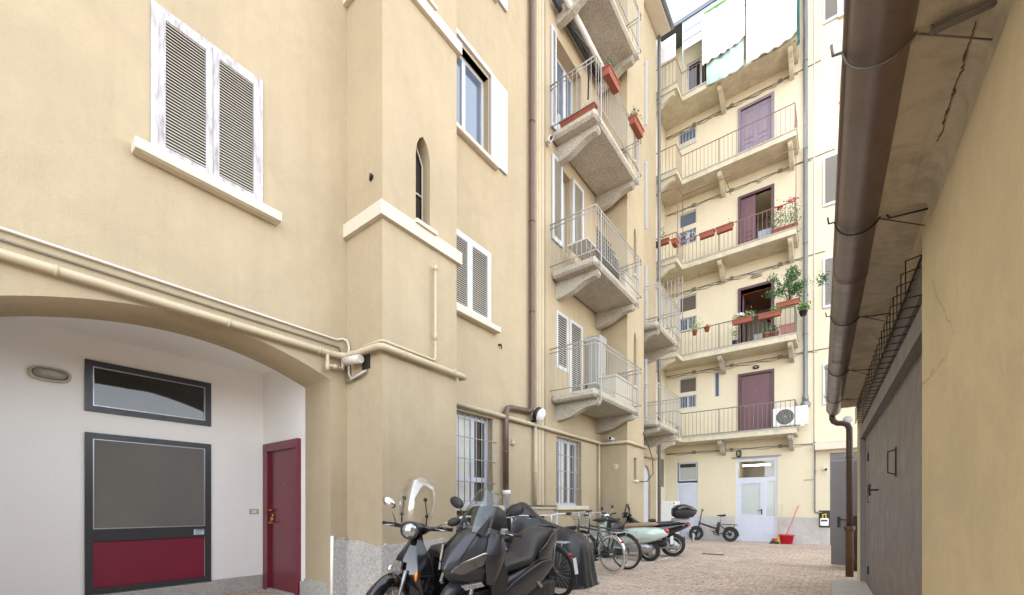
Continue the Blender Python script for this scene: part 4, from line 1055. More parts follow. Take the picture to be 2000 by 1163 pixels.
s = MB(F); s.box(6.15, 6.2, .0, .05, 4.15, 4.17); s.box(6.19, 6.2, .03, .05, 4.09, 4.15); one(s, 'wall_hook', M['black_metal'], 'small black iron hook beneath the lower shuttered window', 'hook')
# gas meter
gm = thing('gas_meter', 'white gas meter in an open niche beside the service door', 'meter', (-.315, 16.69, .55), world=True)
s = MB(FY(YW)); s.box(-.46, -.18, .001, .02, .55, 1.08); s.build('niche', M['cable_and_dark_fill'], gm)
s = MB(FY(YW)); s.rbox(-.43, -.21, .02, .13, .60, .84, .02); s.build('meter_body', M['plastic_white'], gm)
s = MB(FY(YW)); s.box(-.40, -.24, .13, .135, .74, .79); s.build('display', M['grey_frame'], gm)
s = MB(FY(YW)); s.tube([(-.36, .07, .84), (-.36, .07, .95), (-.28, .07, .97), (-.28, .07, .84)], .02, 6); s.build('valve', M['yellow_plastic'], gm)
# fridge cabinet in the corner
fc = thing('white_cabinet', 'white fridge like cabinet standing in the far left corner', 'cabinet', (-4.92, 16.2, 0))
s = MB(); s.rbox(-.28, .28, -.26, .26, .03, 1.40, .015); s.build('body', M['plastic_white'], fc)
s = MB(); s.rbox(-.27, .27, -.285, -.262, .06, 1.36, .008); s.build('door', M['plastic_white'], fc)
s = MB(); s.box(-.26, -.23, -.30, -.285, 1.30, 1.35); s.box(.22, .25, -.30, -.285, 1.30, 1.35); s.build('latch', M['black_metal'], fc)
# air conditioners and boxes on balconies
def ac(x, y, z, w, h, d, label, rz=0):
    a = thing('air_conditioner', label, 'air conditioner', (x, y, z), rz)
    s = MB(); s.rbox(-w / 2, w / 2, 0, d, .04, h, .02); s.box(-w * .4, -w * .3, .02, d - .02, 0, .04); s.box(w * .3, w * .4, .02, d - .02, 0, .04); s.build('casing', M['plastic_white'], a)
    s = MB(); r = h * .38; c = (-w * .14, -.004, h * .52)
    for q in range(6): s.lathe([(r * (q + 1) / 6 - .006, 0), (r * (q + 1) / 6, -.012), (r * (q + 1) / 6 + .006, 0)], c, 'y', 24)
    s.lathe([(0, -.02), (r * .18, -.015), (r * .2, 0)], c, 'y', 14)
    for q in range(12):
        an = 2 * pi * q / 12; s.tube([(c[0] + r * .15 * cos(an), -.01, c[2] + r * .15 * sin(an)), (c[0] + r * cos(an + .5), -.01, c[2] + r * sin(an + .5))], .005, 4)
    s.build('fan_grille', M['ac_grille'], a)
    s = MB(); s.disc((c[0], -.0015, c[2]), r, 'y', 24); s.build('fan', M['grey_frame'], a)
p = onY(1543, 838, 16.05)
ac(p.x, 16.0, 3.70, .92, .62, .33, 'white air conditioner with round fan on the lowest walkway end')
def chest(name, x, y, z, w, d, h, mat, label, cat, leg=False):
    a = thing(name, label, cat, (x, y, z))
    s = MB(); s.rbox(-w / 2, w / 2, -d / 2, d / 2, .0, h * .9, .015); s.build('body', M[mat], a)
    s = MB(); s.rbox(-w / 2 - .012, w / 2 + .012, -d / 2 - .012, d / 2 + .012, h * .9 + .001, h, .01); s.build('lid', M[mat], a)
chest('storage_chest', -4.22, 9.75, 3.622, .42, 1.0, .60, 'lampframe', 'white storage chest behind the rails of the lowest tan balcony', 'chest')
chest('water_heater_cabinet', -4.72, 9.72, 3.622, .34, .36, 1.72, 'rail_white', 'tall narrow white cabinet on the lowest tan balcony by the wall', 'cabinet')
chest('storage_chest', -4.15, 9.95, 6.302, .4, .6, .40, 'lampframe', 'small white box at the far end of the middle tan balcony', 'chest')
tb = thing('folding_table', 'white folding table on the middle tan balcony', 'table', (-4.55, 8.75, 6.302))
s = MB(); s.rbox(-.25, .25, -.35, .35, .68, .71, .008); s.build('table_top', M['plastic_white'], tb)
for sx in (-.2, .2):
    s = MB(); s.tube([(sx, -.3, 0), (sx, .3, .68)], .012, 6); s.tube([(sx, .3, 0), (sx, -.3, .68)], .012, 6); s.build('leg', M['rail_white'], tb)
s = MB(); a0 = (-4.0, 8.25, 6.31)
for k in range(14): s.tube([(-4.0, 8.25 + k * .085, 6.31), (-4.0, 8.25 + k * .085, 6.31 + .72 - k * .02)], .016, 4)
for k in range(8): s.tube([(-4.0, 8.25, 6.35 + k * .09), (-4.0, 8.25 + min(1.1, 1.1 - max(0, k - 5) * .2), 6.35 + k * .09)], .016, 4)
one(s, 'lattice_screen', M['grid'], 'dark lattice screen behind the rails of the middle tan balcony', 'lattice')
# rolled awnings on the third balcony
s = MB(); s.tube([(-4.60, 7.95, 12.02), (-4.62, 10.35, 12.0)], .062, 10); s.tube([(-4.60, 7.93, 12.02), (-4.60, 7.95, 12.02)], .08, 10)
one(s, 'blind_roll', M['plastic_white'], 'long rolled white sun blind above the third tan balcony', 'sun blind')
s = MB(); s.tube([(-4.84, 7.9, 12.08), (-4.84, 10.3, 12.06)], .055, 8); s.tube([(-4.84, 8.2, 12.02), (-4.5, 8.9, 11.6), (-4.84, 9.5, 11.1)], .02, 6); one(s, 'folded_awning', M['grey_frame'], 'dark folded awning under the top tan balcony', 'awning')
# galleries: cloths
def cloth_sheet(name, mat, x0, x1, zt, zb, y, label, cat, amp=.05, fold=9, ragg=.08, sway=0.0):
    s = MB(); nx, nz = 40, 26; vs = []; fs = []
    for j in range(nz + 1):
        v = j / nz
        for i in range(nx + 1):
            u = i / nx; zt_ = zt(u) if callable(zt) else zt; zb_ = zb(u) if callable(zb) else zb
            z = zt_ + (zb_ - zt_) * v + ragg * v * noise.noise(V((u * 5, 7, x0)))
            yy = y + amp * (.3 + v) * (sin(u * fold * 2 * pi + noise.noise(V((u * 3, v * 2, x0))) * 3) * .5 + noise.noise(V((u * 6, v * 3, x1))))
            vs.append((x0 + (x1 - x0) * u + sway * v * noise.noise(V((v * 4, u, 3))), yy, z))
    for j in range(nz):
        for i in range(nx):
            a = j * (nx + 1) + i; fs.append((a, a + 1, a + nx + 2, a + nx + 1))
    s.add(vs, fs, True)
    o = one(s, name, M[mat], label, cat)
    md = o.modifiers.new('thickness', 'SOLIDIFY'); md.thickness = .004
    return o
cloth_sheet('awning_sheet', 'sheet', -3.68, -2.38, 17.95, lambda u: 16.25 - .02 * u + .35 * max(0, u - .55), 15.66, 'white awning sheet hanging at the left, hemmed in green, on the top gallery', 'awning sheet', .045, 6)
cloth_sheet('mint_sheet', 'mint_cloth', -3.56, -2.42, 17.3, lambda u: 15.55 - .1 * sin(u * 3), 15.73, 'pale mint sheet hanging out below the left white awning', 'awning sheet', .03, 4)
cloth_sheet('awning_sheet', 'sheet', -2.34, -.98, 18.32, lambda u: 15.50 + .45 * max(0, u - .7) ** 1.2, 15.66, 'larger white awning sheet at the right of the top gallery', 'awning sheet', .04, 5)
cloth_sheet('teal_strip', 'teal_cloth', -.98, -.90, 18.3, 15.25, 15.70, 'narrow teal cloth strip at the gallery end', 'cloth strip', .05, 2)
s = MB(); pts = [V((-3.62 + 1.24 * k / 20, 15.64, 17.97 + .03 * noise.noise(V((k * .7, 0, 0))))) for k in range(21)]
s.tube(pts, [.045 + .025 * noise.noise(V((k, 3, 0))) for k in range(21)], 8); one(s, 'awning_hem', M['green_trim'], 'rolled green hem along the top of the left awning sheet', 'hem')
s = MB(); s.tube([(-4.33, 15.72, 12.12), (-1.0, 15.70, 12.12)], .012, 5); s.tube([(-4.33, 15.72, 9.9), (-4.33, 15.72, 12.12), (-4.35, 15.16, 12.12), (-5.1, 15.14, 12.12)], .012, 5); s.tube([(-4.35, 15.16, 9.8), (-4.35, 15.16, 12.12)], .012, 5); s.tube([(-2.95, 15.72, 12.1), (-2.95, 16.6, 12.05)], .01, 5); s.tube([(-1.0, 15.7, 10.5), (-1.0, 15.7, 12.12)], .01, 5)
one(s, 'laundry_frame', M['rail_brown'], 'thin brown laundry line frame over the geranium gallery', 'laundry line')
s = MB()
for k in range(6): x = -4.78 + k * .125; s.tube([(x, 15.05, 7.3), (x, 15.05, 8.95)], .013, 5)
for z in (7.7, 8.75): s.tube([(-4.84, 15.05, z), (-4.1, 15.05, z)], .013, 5)
s.tube([(-4.4, 15.05, 8.7), (-4.2, 15.05, 8.3), (-4.4, 15.05, 7.9)], .01, 5)
one(s, 'spiked_grille', M['rail_white'], 'white spiked grille fence between the two balconies', 'grille')

# ================================================================ pots and plants
def cluster(c, rx, ry, rz, n):
    return [V(c) + V((random.gauss(0, .42) * rx, random.gauss(0, .42) * ry, random.gauss(0, .42) * rz)) for _ in range(n)]
def trough(p, L, label, foliage=(), flowers=None, along='x', mat='terracotta', h=.15, d=.16, group='troughs on the balconies', fh=.16, n=90, leaf='leaf'):
    t = thing('planter_box', label, 'planter', p, 0 if along == 'x' else pi / 2, group)
    s = MB(); a = L / 2
    s.add([(x * k, y * k2, z) for z, k, k2 in ((0, .94, .8), (h, 1, 1)) for x, y in ((-a, -d / 2), (a, -d / 2), (a, d / 2), (-a, d / 2))], [(0, 1, 2, 3), (0, 1, 5, 4), (1, 2, 6, 5), (2, 3, 7, 6), (3, 0, 4, 7)])
    s.box(-a - .012, a + .012, -d / 2 - .012, -d / 2, h - .03, h + .005); s.box(-a - .012, a + .012, d / 2, d / 2 + .012, h - .03, h + .005); s.box(-a - .012, -a, -d / 2, d / 2, h - .03, h + .005); s.box(a, a + .012, -d / 2, d / 2, h - .03, h + .005)
    s.mat = 1; s.box(-a + .005, a - .005, -d / 2 + .005, d / 2 - .005, h - .035, h - .025)
    s.build('box', [M[mat], M['stem']], t)
    if foliage:
        s = MB()
        for (fx, w_) in foliage: s.leafs(cluster((fx, 0, h + fh * .5), w_, .12, fh, n), .05)
        s.build('foliage', M[leaf], t)
    if flowers:
        s = MB()
        for (fx, w_, zz_) in flowers[1]: 
            for c in cluster((fx, -.05, h + zz_), w_, .08, .07, 26): s.ell(c, .024, .024, .018, 6, 4)
        s.build('flowers', M[flowers[0]], t)
    return t
def pot(p, r, h, label, mat='terracotta', fol=0, fr=.15, leaf='leaf', n=80, sz=.05, group=None, tall=1.0):
    t = thing('potted_plant' if fol else 'flower_pot', label, 'plant pot', p, 0, 'potted plants on the open door gallery')
    s = MB(); s.lathe([(0, 0), (r * .7, 0), (r * .95, h * .84), (r * 1.05, h * .84), (r * 1.05, h), (r * .92, h), (r * .9, h * .9), (0, h * .9)], (0, 0, 0), 'z', 18); s.build('pot', M[mat], t)
    if fol:
        s = MB(); s.leafs(cluster((0, 0, h + fr * .7 * tall), fr, fr, fr * tall, n), sz); s.build('foliage', M[leaf], t)
    return t
TG = 'terracotta troughs on the rails'
p = onY(1292, 480, 15.06); trough(p, .50, 'terracotta trough with a thin leggy plant on the geranium gallery corner rail', [(.05, .08)], None, fh=.4, n=50)
p = onX(1318, 480, -4.30); trough(p, .32, 'short empty terracotta trough on the side rail of the geranium gallery', along='y')
p = onY(1381, 464, 15.68); trough(p, .46, 'empty terracotta trough on the rail left of the half open mauve door', h=.17)
p = onY(1415.5, 453, 15.68); trough(p, .50, 'terracotta trough with one tiny sprig nearest the half open mauve door', [(.12, .05)], None, h=.19, fh=.1, n=16)
p = onY(1533, 452, 15.95); p.z = LV[2] + .04
trough(p, .66, 'red trough of tall geraniums with red blooms at the gallery end', [(-.2, .28), (.1, .34), (.25, .2)], ('flower_red', [(-.12, .14, .66), (.18, .16, .74)]), h=.16, fh=.62, n=190)
p = onY(1357, 655, 15.70); pot(p, .085, .15, 'small red hanging pot with a pale trailing plant on the open door gallery rail', 'terracotta', 1, .26, 'leaf_pale', 150, .05)
p = onY(1381, 648, 15.70); pot(p, .09, .16, 'small red hanging pot with a short sprig on the open door gallery rail', 'terracotta', 1, .06, 'leaf', 24, .04)
p = onY(1450, 632, 15.70); trough(p, .58, 'trough of white and yellow green flowers left of the open doorway', [(-.16, .2), (.18, .22)], ('flower_white', [(-.05, .12, .13)]), fh=.16, n=110, leaf='leaf_pale')
p = onY(1503, 621, 15.70); trough(p, .62, 'trough with bushy green herbs right of the open doorway', [(.18, .2)], None, fh=.16, n=150)
p = onY(1539, 598, 15.70); trough(p, .60, 'red trough set high at the rail end under the airy shrub', mat='terracotta', h=.14)
p = onY(1569, 617, 15.55); pot(p, .11, .14, 'dark hanging pot with bright fern beyond the gallery rail end', 'black_metal', 1, .18, 'leaf', 220, .06)
p = onY(1435, 670, 16.0); p.z = LV[1] + .04; pot(p, .085, .2, 'blue pot with a slender green plant on the gallery floor', 'bluepot', 1, .16, 'leaf', 90, .05, tall=2.2)
p = onY(1497, 662, 16.0); p.z = LV[1] + .04; pot(p, .12, .22, 'round pink pot with spreading green leaves at the open doorway', 'pinkpot', 1, .17, 'leaf', 120, .05)
p = onY(1514, 655, 16.0); p.z = LV[1] + .04; pot(p, .11, .2, 'round pink pot with low leaves beside the big square planter', 'pinkpot', 1, .14, 'leaf_dark', 80, .05)
p = onY(1539, 650, 16.05); p.z = LV[1] + .04; trough(p, .40, 'big pink square planter at the end of the open door gallery', mat='pinkpot', h=.34, d=.3)
# airy shrub reaching beyond the gallery end
sh = thing('airy_shrub', 'tall airy shrub with feathery green sprays leaning past the gallery rail end', 'shrub', onY(1541, 590, 15.72))
s = MB(); tips = []
for k in range(11):
    a = random.uniform(-1.2, 1.2); h = random.uniform(.35, 1.0); L = random.uniform(.15, 1.0)
    q = [V((0, 0, .0)), V((sin(a) * L * .35, random.uniform(-.1, .1), h * .6)), V((sin(a) * L, random.uniform(-.2, .15), h))]
    s.tube(q, [.012, .008, .003], 5); tips.append(q)
s.build('branches', M['stem'], sh)
s = MB()
for q in tips:
    for f in (.55, .75, .9, 1.0):
        c = q[1].lerp(q[2], (f - .4) / .6); s.leafs(cluster(c, .17, .13, .12, 60), .045)
s.leafs(cluster((.85, 0, .42), .2, .12, .22, 200), .05); s.leafs(cluster((.2, 0, .25), .25, .12, .3, 160), .05)
s.build('foliage', M['leaf_dark'], sh)
# tan third balcony planters
for (px, py, lb) in ((1194, 125, 'near terracotta trough with dark plant hung on the third tan balcony rail'), (1243, 252, 'far terracotta trough with dark plant hung on the third tan balcony rail')):
    p = onX(px, py, -3.78); p.z = 10.05
    trough(p, .55, lb, [(-.12, .12)], None, 'y', h=.17, fh=.22, n=90, leaf='leaf_dark')
trough((-4.35, 8.08, 9.302), .8, 'long low reddish trough standing on the third tan balcony floor', h=.14, d=.16)

# ================================================================ gutter and garage downpipe
gt = thing('gutter', 'big half round brown gutter hanging under the garage eave', 'gutter', (0, 0, 0), GA)
s = MB(); tc, zc, rr = .172, 2.885, .098; n = 18; vs = []; fs = []
for k, y in enumerate((-4, 9.42)):
    for j in range(n + 1):
        a = pi * j / n + pi; vs.append((tc + rr * cos(a), y, zc + rr * sin(a)))
for j in range(n): fs.append((j, j + 1, n + 1 + j + 1, n + 1 + j))
s.add(vs, fs, True); s.add([vs[n + 1 + j] for j in range(n + 1)], [tuple(range(n + 1))])
s.tube([(tc - rr, -4, zc + .005), (tc - rr, 9.42, zc + .005)], .013, 8); s.box(tc + rr - .002, tc + rr + .002, -4, 9.42, zc, zc + .05)
for y in (3.9, 6.0, 7.9): s.lathe([(rr + .004, -.012), (rr + .007, 0), (rr + .004, .012)], (tc, y, zc), 'y', 18, a0=pi, a1=2 * pi)
s.build('trough', M['brown_gutter'], gt)
for y in (2.02, 3.2, 4.75, 6.55, 8.25):
    s = MB(); pts = [(tc - rr - .045, y - .02, zc + .035), (tc - rr - .04, y - .01, zc + .0), (tc - rr - .012, y, zc + .004)]
    pts += [(tc + (rr + .008) * cos(a), y, zc + (rr + .008) * sin(a)) for a in [pi + pi * k / 14 for k in range(1, 13)]]
    pts += [(tc + rr + .012, y, zc - .02), (tc + rr + .04, y, 2.818), (TW - .004, y, 2.808)]
    s.tube(pts, .005, 6); s.tube([(tc + rr + .0, y + .01, zc - .05), (TW - .004, y + .10, 2.77)], .003, 5)
    if y < 3: s.box(tc + rr + .03, TW - .004, y - .014, y + .014, 2.808, 2.814)
    s.build('bracket', M['rail_dark'] if y < 3 else M['black_metal'], gt)
gd2 = thing('downpipe', 'dark brown garage downpipe with swan neck and rusty cast iron foot', 'downpipe', (-.045, 9.38, 0), GA)
s = MB(); q = .03
s.tube([(-.02, .04, 2.83), (-.02, .05, 2.74), (0, .05, 2.69), (.05, .05, 2.655), (.13, .05, 2.645), (.19, .05, 2.61), (.215, .05, 2.54), (.215, .03, 2.4), (.215, 0, .86)], .047, 12); clip(s, (.215, .01, 2.05), .056, 'z'); s.build('pipe', M['dark_pipe'], gd2)
s = MB(); s.tube([(.215, 0, 0), (.215, 0, .74), (.215, 0, .78), (.215, 0, .80), (.215, 0, .87)], [.056, .056, .062, .078, .078], 12); s.tube([(.27, 0, .7), (.36, 0, .7)], .012, 6); s.build('foot', M['iron'], gd2)
# grey steel gate leaf beside the garage
mg = thing('steel_gate', 'plain grey steel gate leaf with black lever handle behind the downpipe', 'gate', (-.1, 11.0, 0))
s = MB(); s.rbox(0, .92, -.022, .022, .02, 2.12, .004); s.box(.02, .90, -.026, -.0225, .03, .19); s.build('leaf', M['gate'], mg)
s = MB(); s.rbox(.10, .155, -.036, -.0225, .78, 1.0, .006); s.tube([(.13, -.03, .94), (.13, -.075, .94), (.29, -.075, .935)], .010, 6); s.build('handle', M['black_metal'], mg)
s = MB(); s.box(.93, .98, -.03, .03, 0, 2.16); s.build('post', M['gate'], mg)
wb = thing('wheelie_bin', 'black wheelie bin half hidden behind the garage downpipe', 'bin', (.46, 10.5, 0))
s = MB(); s.add([(x * k, y * k, z) for z, k in ((.06, .8), (.98, 1)) for x, y in ((-.24, -.28), (.24, -.28), (.24, .28), (-.24, .28))], [(0, 1, 2, 3), (4, 5, 6, 7), (0, 1, 5, 4), (1, 2, 6, 5), (2, 3, 7, 6), (3, 0, 4, 7)]); s.build('body', M['black_plastic'], wb)
s = MB(); s.rbox(-.27, .26, -.30, .30, .985, 1.04, .02); s.tube([(-.30, -.22, 1.0), (-.30, .22, 1.0)], .018, 8); s.build('lid', M['black_plastic'], wb)
for y in (-.24, .24):
    s = MB(); s.lathe([(0, -.02), (.09, -.025), (.1, 0), (.09, .025), (0, .02)], (-.19, y, .1), 'y', 16); s.build('wheel', M['tyre'], wb)
s = MB(); s.box(-.235, -.225, -.16, .0, .55, .72); s.box(-.222, -.214, -.16, -.02, .32, .42); s.build('label', M['sticker'], wb)
# mop, bucket, broom, drain
bk = thing('mop_bucket', 'red plastic mop bucket standing by the glazed door', 'bucket', (-1.30, 16.42, 0))
s = MB(); n = 20
def rr_(sx, sy, z): return [V((sx * math.copysign(abs(cos(t)) ** .6, cos(t)), sy * math.copysign(abs(sin(t)) ** .6, sin(t)), z)) for t in [2 * pi * k / n for k in range(n)]]
s.loft([rr_(.16, .11, 0), rr_(.20, .14, .26), rr_(.215, .155, .26), rr_(.215, .155, .285), rr_(.19, .13, .285), rr_(.15, .10, .02)]); s.build('bucket', M['bucket_red'], bk)
s = MB(); s.loft([rr_(.19, .13, .284), rr_(.19, .13, .30), rr_(.10, .10, .22)], caps=True); s.tube([(.20, -.16, .29), (.23, 0, .30), (.20, .16, .29)], .008, 5); s.build('wringer', M['bucket_red'], bk)
s = MB(); s.tube([(-1.33, 16.40, .22), (-.99, 16.66, 1.25)], .012, 6); s.mat = 1; s.ell((-1.335, 16.40, .16), .06, .05, .09)
one(s, 'mop', [M['wood_red'], M['sheet']], 'mop with red handle leaning from the red bucket to the wall', 'mop')
s = MB(); s.tube([(-1.53, 16.40, .16), (-1.42, 16.67, 1.28)], .011, 6); s.mat = 1; s.prism([(-1.62, 16.37, .02), (-1.46, 16.37, .02), (-1.48, 16.37, .19), (-1.60, 16.37, .19)], (0, .06, 0))
one(s, 'broom', [M['wood'], M['yellow_plastic']], 'broom with pale handle and yellow head leaning beside the glazed door', 'broom')
s = MB(); s.prism([(-1.75, 16.20, .005), (-1.50, 16.20, .005), (-1.54, 16.34, .06), (-1.71, 16.34, .06)], (0, .16, .05)); s.mat = 1; s.box(-1.76, -1.49, 16.185, 16.199, .002, .03); s.mat = 2; s.box(-1.70, -1.55, 16.30, 16.36, .11, .17)
one(s, 'dustpan', [M['black_plastic'], M['black_plastic'], M['bucket_red']], 'black dustpan with red brush at the foot of the broom', 'dustpan')
s = MB(); c = onZ(1392, 1083); s.box(c.x - .26, c.x + .26, c.y - .13, c.y + .13, -.02, .004)
s.mat = 1
for k in range(7): s.box(c.x - .23 + k * .07, c.x - .20 + k * .07, c.y - .1, c.y + .1, .0041, .006)
one(s, 'drain_cover', [M['grey_frame'], M['cable_and_dark_fill']], 'dark iron drain cover in the cobbles', 'drain cover')
# ================================================================ scooters
def swheel(par, x, r, w, rim='rim_dark', n=5, y=0.0, name='wheel', rr=None):
    rr = rr or r * .66
    s = MB(); prof = [(rr, -w * .38), (rr * 1.1, -w * .5), (r * .90, -w * .5), (r * .975, -w * .33), (r, 0), (r * .975, w * .33), (r * .90, w * .5), (rr * 1.1, w * .5), (rr, w * .38)]
    s.lathe(prof, (x, y, r), 'y', 36)
    o = s.build(name, M['tyre'], par)
    s = MB(); s.lathe([(rr * .86, -w * .3), (rr * 1.04, -w * .42), (rr * 1.06, -w * .36), (rr * .95, -w * .2), (rr * .95, w * .2), (rr * 1.06, w * .36), (rr * 1.04, w * .42), (rr * .86, w * .3), (rr * .86, -w * .3)], (x, y, r), 'y', 36)
    for k in range(n):
        a = 2 * pi * k / n + .3
        for da in (-.09, .09): s.tube([(x + rr * .15 * cos(a + da * 3), y, r + rr * .15 * sin(a + da * 3)), (x + rr * .92 * cos(a + da), y, r + rr * .92 * sin(a + da))], [.02, .012], 6)
    s.tube([(x, y - w * .5, r), (x, y + w * .5, r)], rr * .24, 14); s.lathe([(rr * .35, w * .40), (rr * .62, w * .40), (rr * .62, w * .43), (rr * .35, w * .43)], (x, y, r), 'y', 24)
    s.build('rim', M[rim], o)
    return o
def fender(s, x, z, r, w, a0, a1, n=14, th=.012, drop=.35):
    rings = []
    for k in range(n + 1):
        a = a0 + (a1 - a0) * k / n; ring = []
        for j in range(9):
            b = -1 + 2 * j / 8; q = r - (b * b) * w * drop
            ring.append(V((x + q * cos(a), b * w / 2, z + q * sin(a))))
        ring += [V((p.x - cos(a) * th, p.y * .96, p.z - sin(a) * th)) for p in reversed(ring)]
        rings.append(ring)
    return s.loft(rings)
def mirror(par, base, mid, head, rot, rx=.085, ry=.03, rz=.05, mat='black_plastic', stalk='black_plastic'):
    s = MB(); s.tube([base, mid, head], .008, 6); s.mat = 1
    s.ell(head, ry, rx, rz, 14, 8, rot); o = s.build('mirror', [M[stalk], M[mat]], par)
    return o
def grip(par, p, q, lever=.06):
    s = MB(); s.tube([p, q], .017, 10); s.tube([V(q), V(q) + (V(q) - V(p)).normalized() * .015], .02, 10)
    s.build('grip', M['black_plastic'], par)
# ---- big graphite maxi scooter
mx = thing('maxi_scooter', 'big satin graphite maxi scooter with smoked screen, angular headlights and long stepped seat', 'scooter', (-2.66, 3.31, 0), R(-87), rx=R(-6))
swheel(mx, .77, .30, .12, 'rim_dark'); swheel(mx, -.77, .29, .14, 'rim_dark')
s = MB(); fender(s, .77, .30, .335, .17, R(20), R(165)); s.build('front_fender', M['matte_black'], mx)
s = MB(); s.prism([(1.055, -.055, .50), (1.055, .055, .50), (1.10, .06, .36), (1.10, -.06, .36)], (-.04, 0, -.01)); s.build('fender_tip', M['matte_black'], mx)
for y in (-.095, .095):
    s = MB(); s.tube([(.78, y, .30), (.62, y, .78)], .024, 10); s.tube([(.79, y, .26), (.72, y, .47)], .034, 10); s.build('fork_leg', M['alu'], mx)
s = MB()
s.zloft([(.575, [(.90, 0), (.84, .05), (.64, .15), (.42, .19)]), (.65, [(1.01, 0), (.94, .07), (.70, .21), (.40, .25)]), (.73, [(1.07, 0), (.99, .09), (.74, .265), (.38, .28)]), (.82, [(1.03, 0), (.94, .11), (.70, .275), (.36, .275)]), (.92, [(.93, 0), (.86, .12), (.64, .25), (.36, .25)]), (1.02, [(.80, 0), (.74, .12), (.57, .20), (.38, .21)]), (1.09, [(.70, 0), (.65, .11), (.54, .165), (.40, .17)])])
fa = s.build('front_fairing', M['matte_black'], mx)
for sg in (-1, 1):
    s = MB(); s.patch([(1.03, sg * .07, .715), (.985, sg * .105, .775), (.775, sg * .27, .885), (.745, sg * .28, .87), (.78, sg * .275, .79), (.93, sg * .155, .70)], .012); s.build('headlight', M['lens_dark'], fa)
    s = MB(); s.patch([(.985, sg * .108, .785), (.775, sg * .272, .898), (.735, sg * .285, .885), (.775, sg * .272, .880)], .012); s.build('daytime_light', M['chrome'], fa)
    s = MB(); s.patch([(.93, sg * .13, .60), (.76, sg * .25, .635), (.72, sg * .265, .60), (.88, sg * .15, .56)], .018); s.build('turn_signal', M['lens'], fa)
    s = MB(); LA = [V(q) for q in ((.60, .17, 1.06), (.70, .235, .95), (.77, .275, .87), (.76, .28, .78), (.72, .265, .69), (.66, .235, .59))]; LB = [V(q) for q in ((.44, .22, 1.03), (.42, .26, .96), (.43, .285, .88), (.46, .29, .79), (.50, .275, .69), (.55, .25, .59))]
    rings = []
    for a_, b_ in zip(LA, LB):
        rings.append([V(((a_.x * (1 - u) + b_.x * u), sg * ((a_.y * (1 - u) + b_.y * u) + .035 * sin(pi * u) + .008), a_.z * (1 - u) + b_.z * u)) for u in [k / 6 for k in range(7)]])
    s.loft(rings, caps=False, closed=False); ls = s.build('leg_shield', M['matte_black'], mx); md = ls.modifiers.new('thickness', 'SOLIDIFY'); md.thickness = .018
    s = MB(); s.patch([(.62, sg * .27, .60), (.44, sg * .28, .80), (.30, sg * .26, .62), (.34, sg * .25, .34), (.48, sg * .24, .34)], .014); s.build('leg_shield', M['black_plastic'], mx)
for sg in (-1, 1):
    s = MB(); s.tube([(1.0, sg * .093, .735), (.955, sg * .112, .82), (.865, sg * .122, .92), (.75, sg * .122, 1.02), (.66, sg * .112, 1.085)], .005, 5); s.build('panel_seam', M['cable_and_dark_fill'], fa)
    s = MB(); s.tube([(.30, sg * .20, .50), (.05, sg * .243, .60), (-.25, sg * .247, .71), (-.55, sg * .235, .76)], .006, 5); s.build('panel_seam', M['cable_and_dark_fill'], mx)
s = MB(); s.zloft([(.50, [(.80, 0), (.62, .12), (.40, .14)]), (.30, [(.56, 0), (.50, .14), (.30, .18)])]); s.build('radiator_cowl', M['black_plastic'], mx)
# screen
def screen(par, base, top, w0, w1, bow, mat, nz=10, nx=12, belly=0.0, name='windscreen', curve=.0, shape=None):
    s = MB(); vs = []; fs = []
    base = V(base); top = V(top)
    for j in range(nz + 1):
        v = j / nz; c = base.lerp(top, v); c.x += belly * sin(pi * v)
        w = w0 + (w1 - w0) * v
        if shape: w *= shape(v)
        for i in range(nx + 1):
            u = -1 + 2 * i / nx; vs.append((c.x - bow * u * u, u * w / 2, c.z - curve * u * u * v))
    for j in range(nz):
        for i in range(nx): a = j * (nx + 1) + i; fs.append((a, a + 1, a + nx + 2, a + nx + 1))
    s.add(vs, fs, True); o = s.build(name, M[mat], par)
    md = o.modifiers.new('thickness', 'SOLIDIFY'); md.thickness = .004
    return o
screen(mx, (.74, 0, 1.02), (.50, 0, 1.44), .44, .40, .11, 'screen_smoke', belly=.03, curve=.05, shape=lambda v: 1 - .25 * v ** 4)
for sg in (-1, 1):
    s = MB(); s.patch([(.70, sg * .17, 1.02), (.74, sg * .12, 1.05), (.58, sg * .16, 1.20), (.54, sg * .19, 1.17)], .008); s.build('screen_bracket', M['black_plastic'], mx)
s = MB(); s.tube([(.42, -.30, 1.04), (.46, -.14, 1.03), (.46, .14, 1.03), (.42, .30, 1.04)], .014, 8); s.rbox(.36, .54, -.17, .17, .96, 1.06, .03); hb = s.build('handlebar', M['black_plastic'], mx)
for sg in (-1, 1):
    grip(hb, (.40, sg * .27, 1.04), (.35, sg * .40, 1.04))
    s = MB(); s.tube([(.44, sg * .26, 1.05), (.46, sg * .38, 1.045)], .007, 6); s.rbox(.40, .47, sg * .25 - .03, sg * .25 + .03, 1.03, 1.09, .01); s.build('brake_lever', M['alu'], hb)
    mirror(mx, (.50, sg * .20, 1.08), (.50, sg * .30, 1.22), (.47, sg * .385, 1.275), Matrix.Rotation(R(sg * 14), 3, 'X'), .10, .035, .055)
s = MB()
s.loftx([(.42, .17, .30, .66), (.25, .17, .26, .56), (.10, .18, .26, .58), (-.10, .20, .27, .64), (-.35, .21, .30, .70), (-.60, .20, .42, .82), (-.85, .165, .60, .93), (-1.02, .11, .76, .99), (-1.10, .06, .85, 1.0)], 18, 3.2); s.build('body', M['matte_black'], mx)
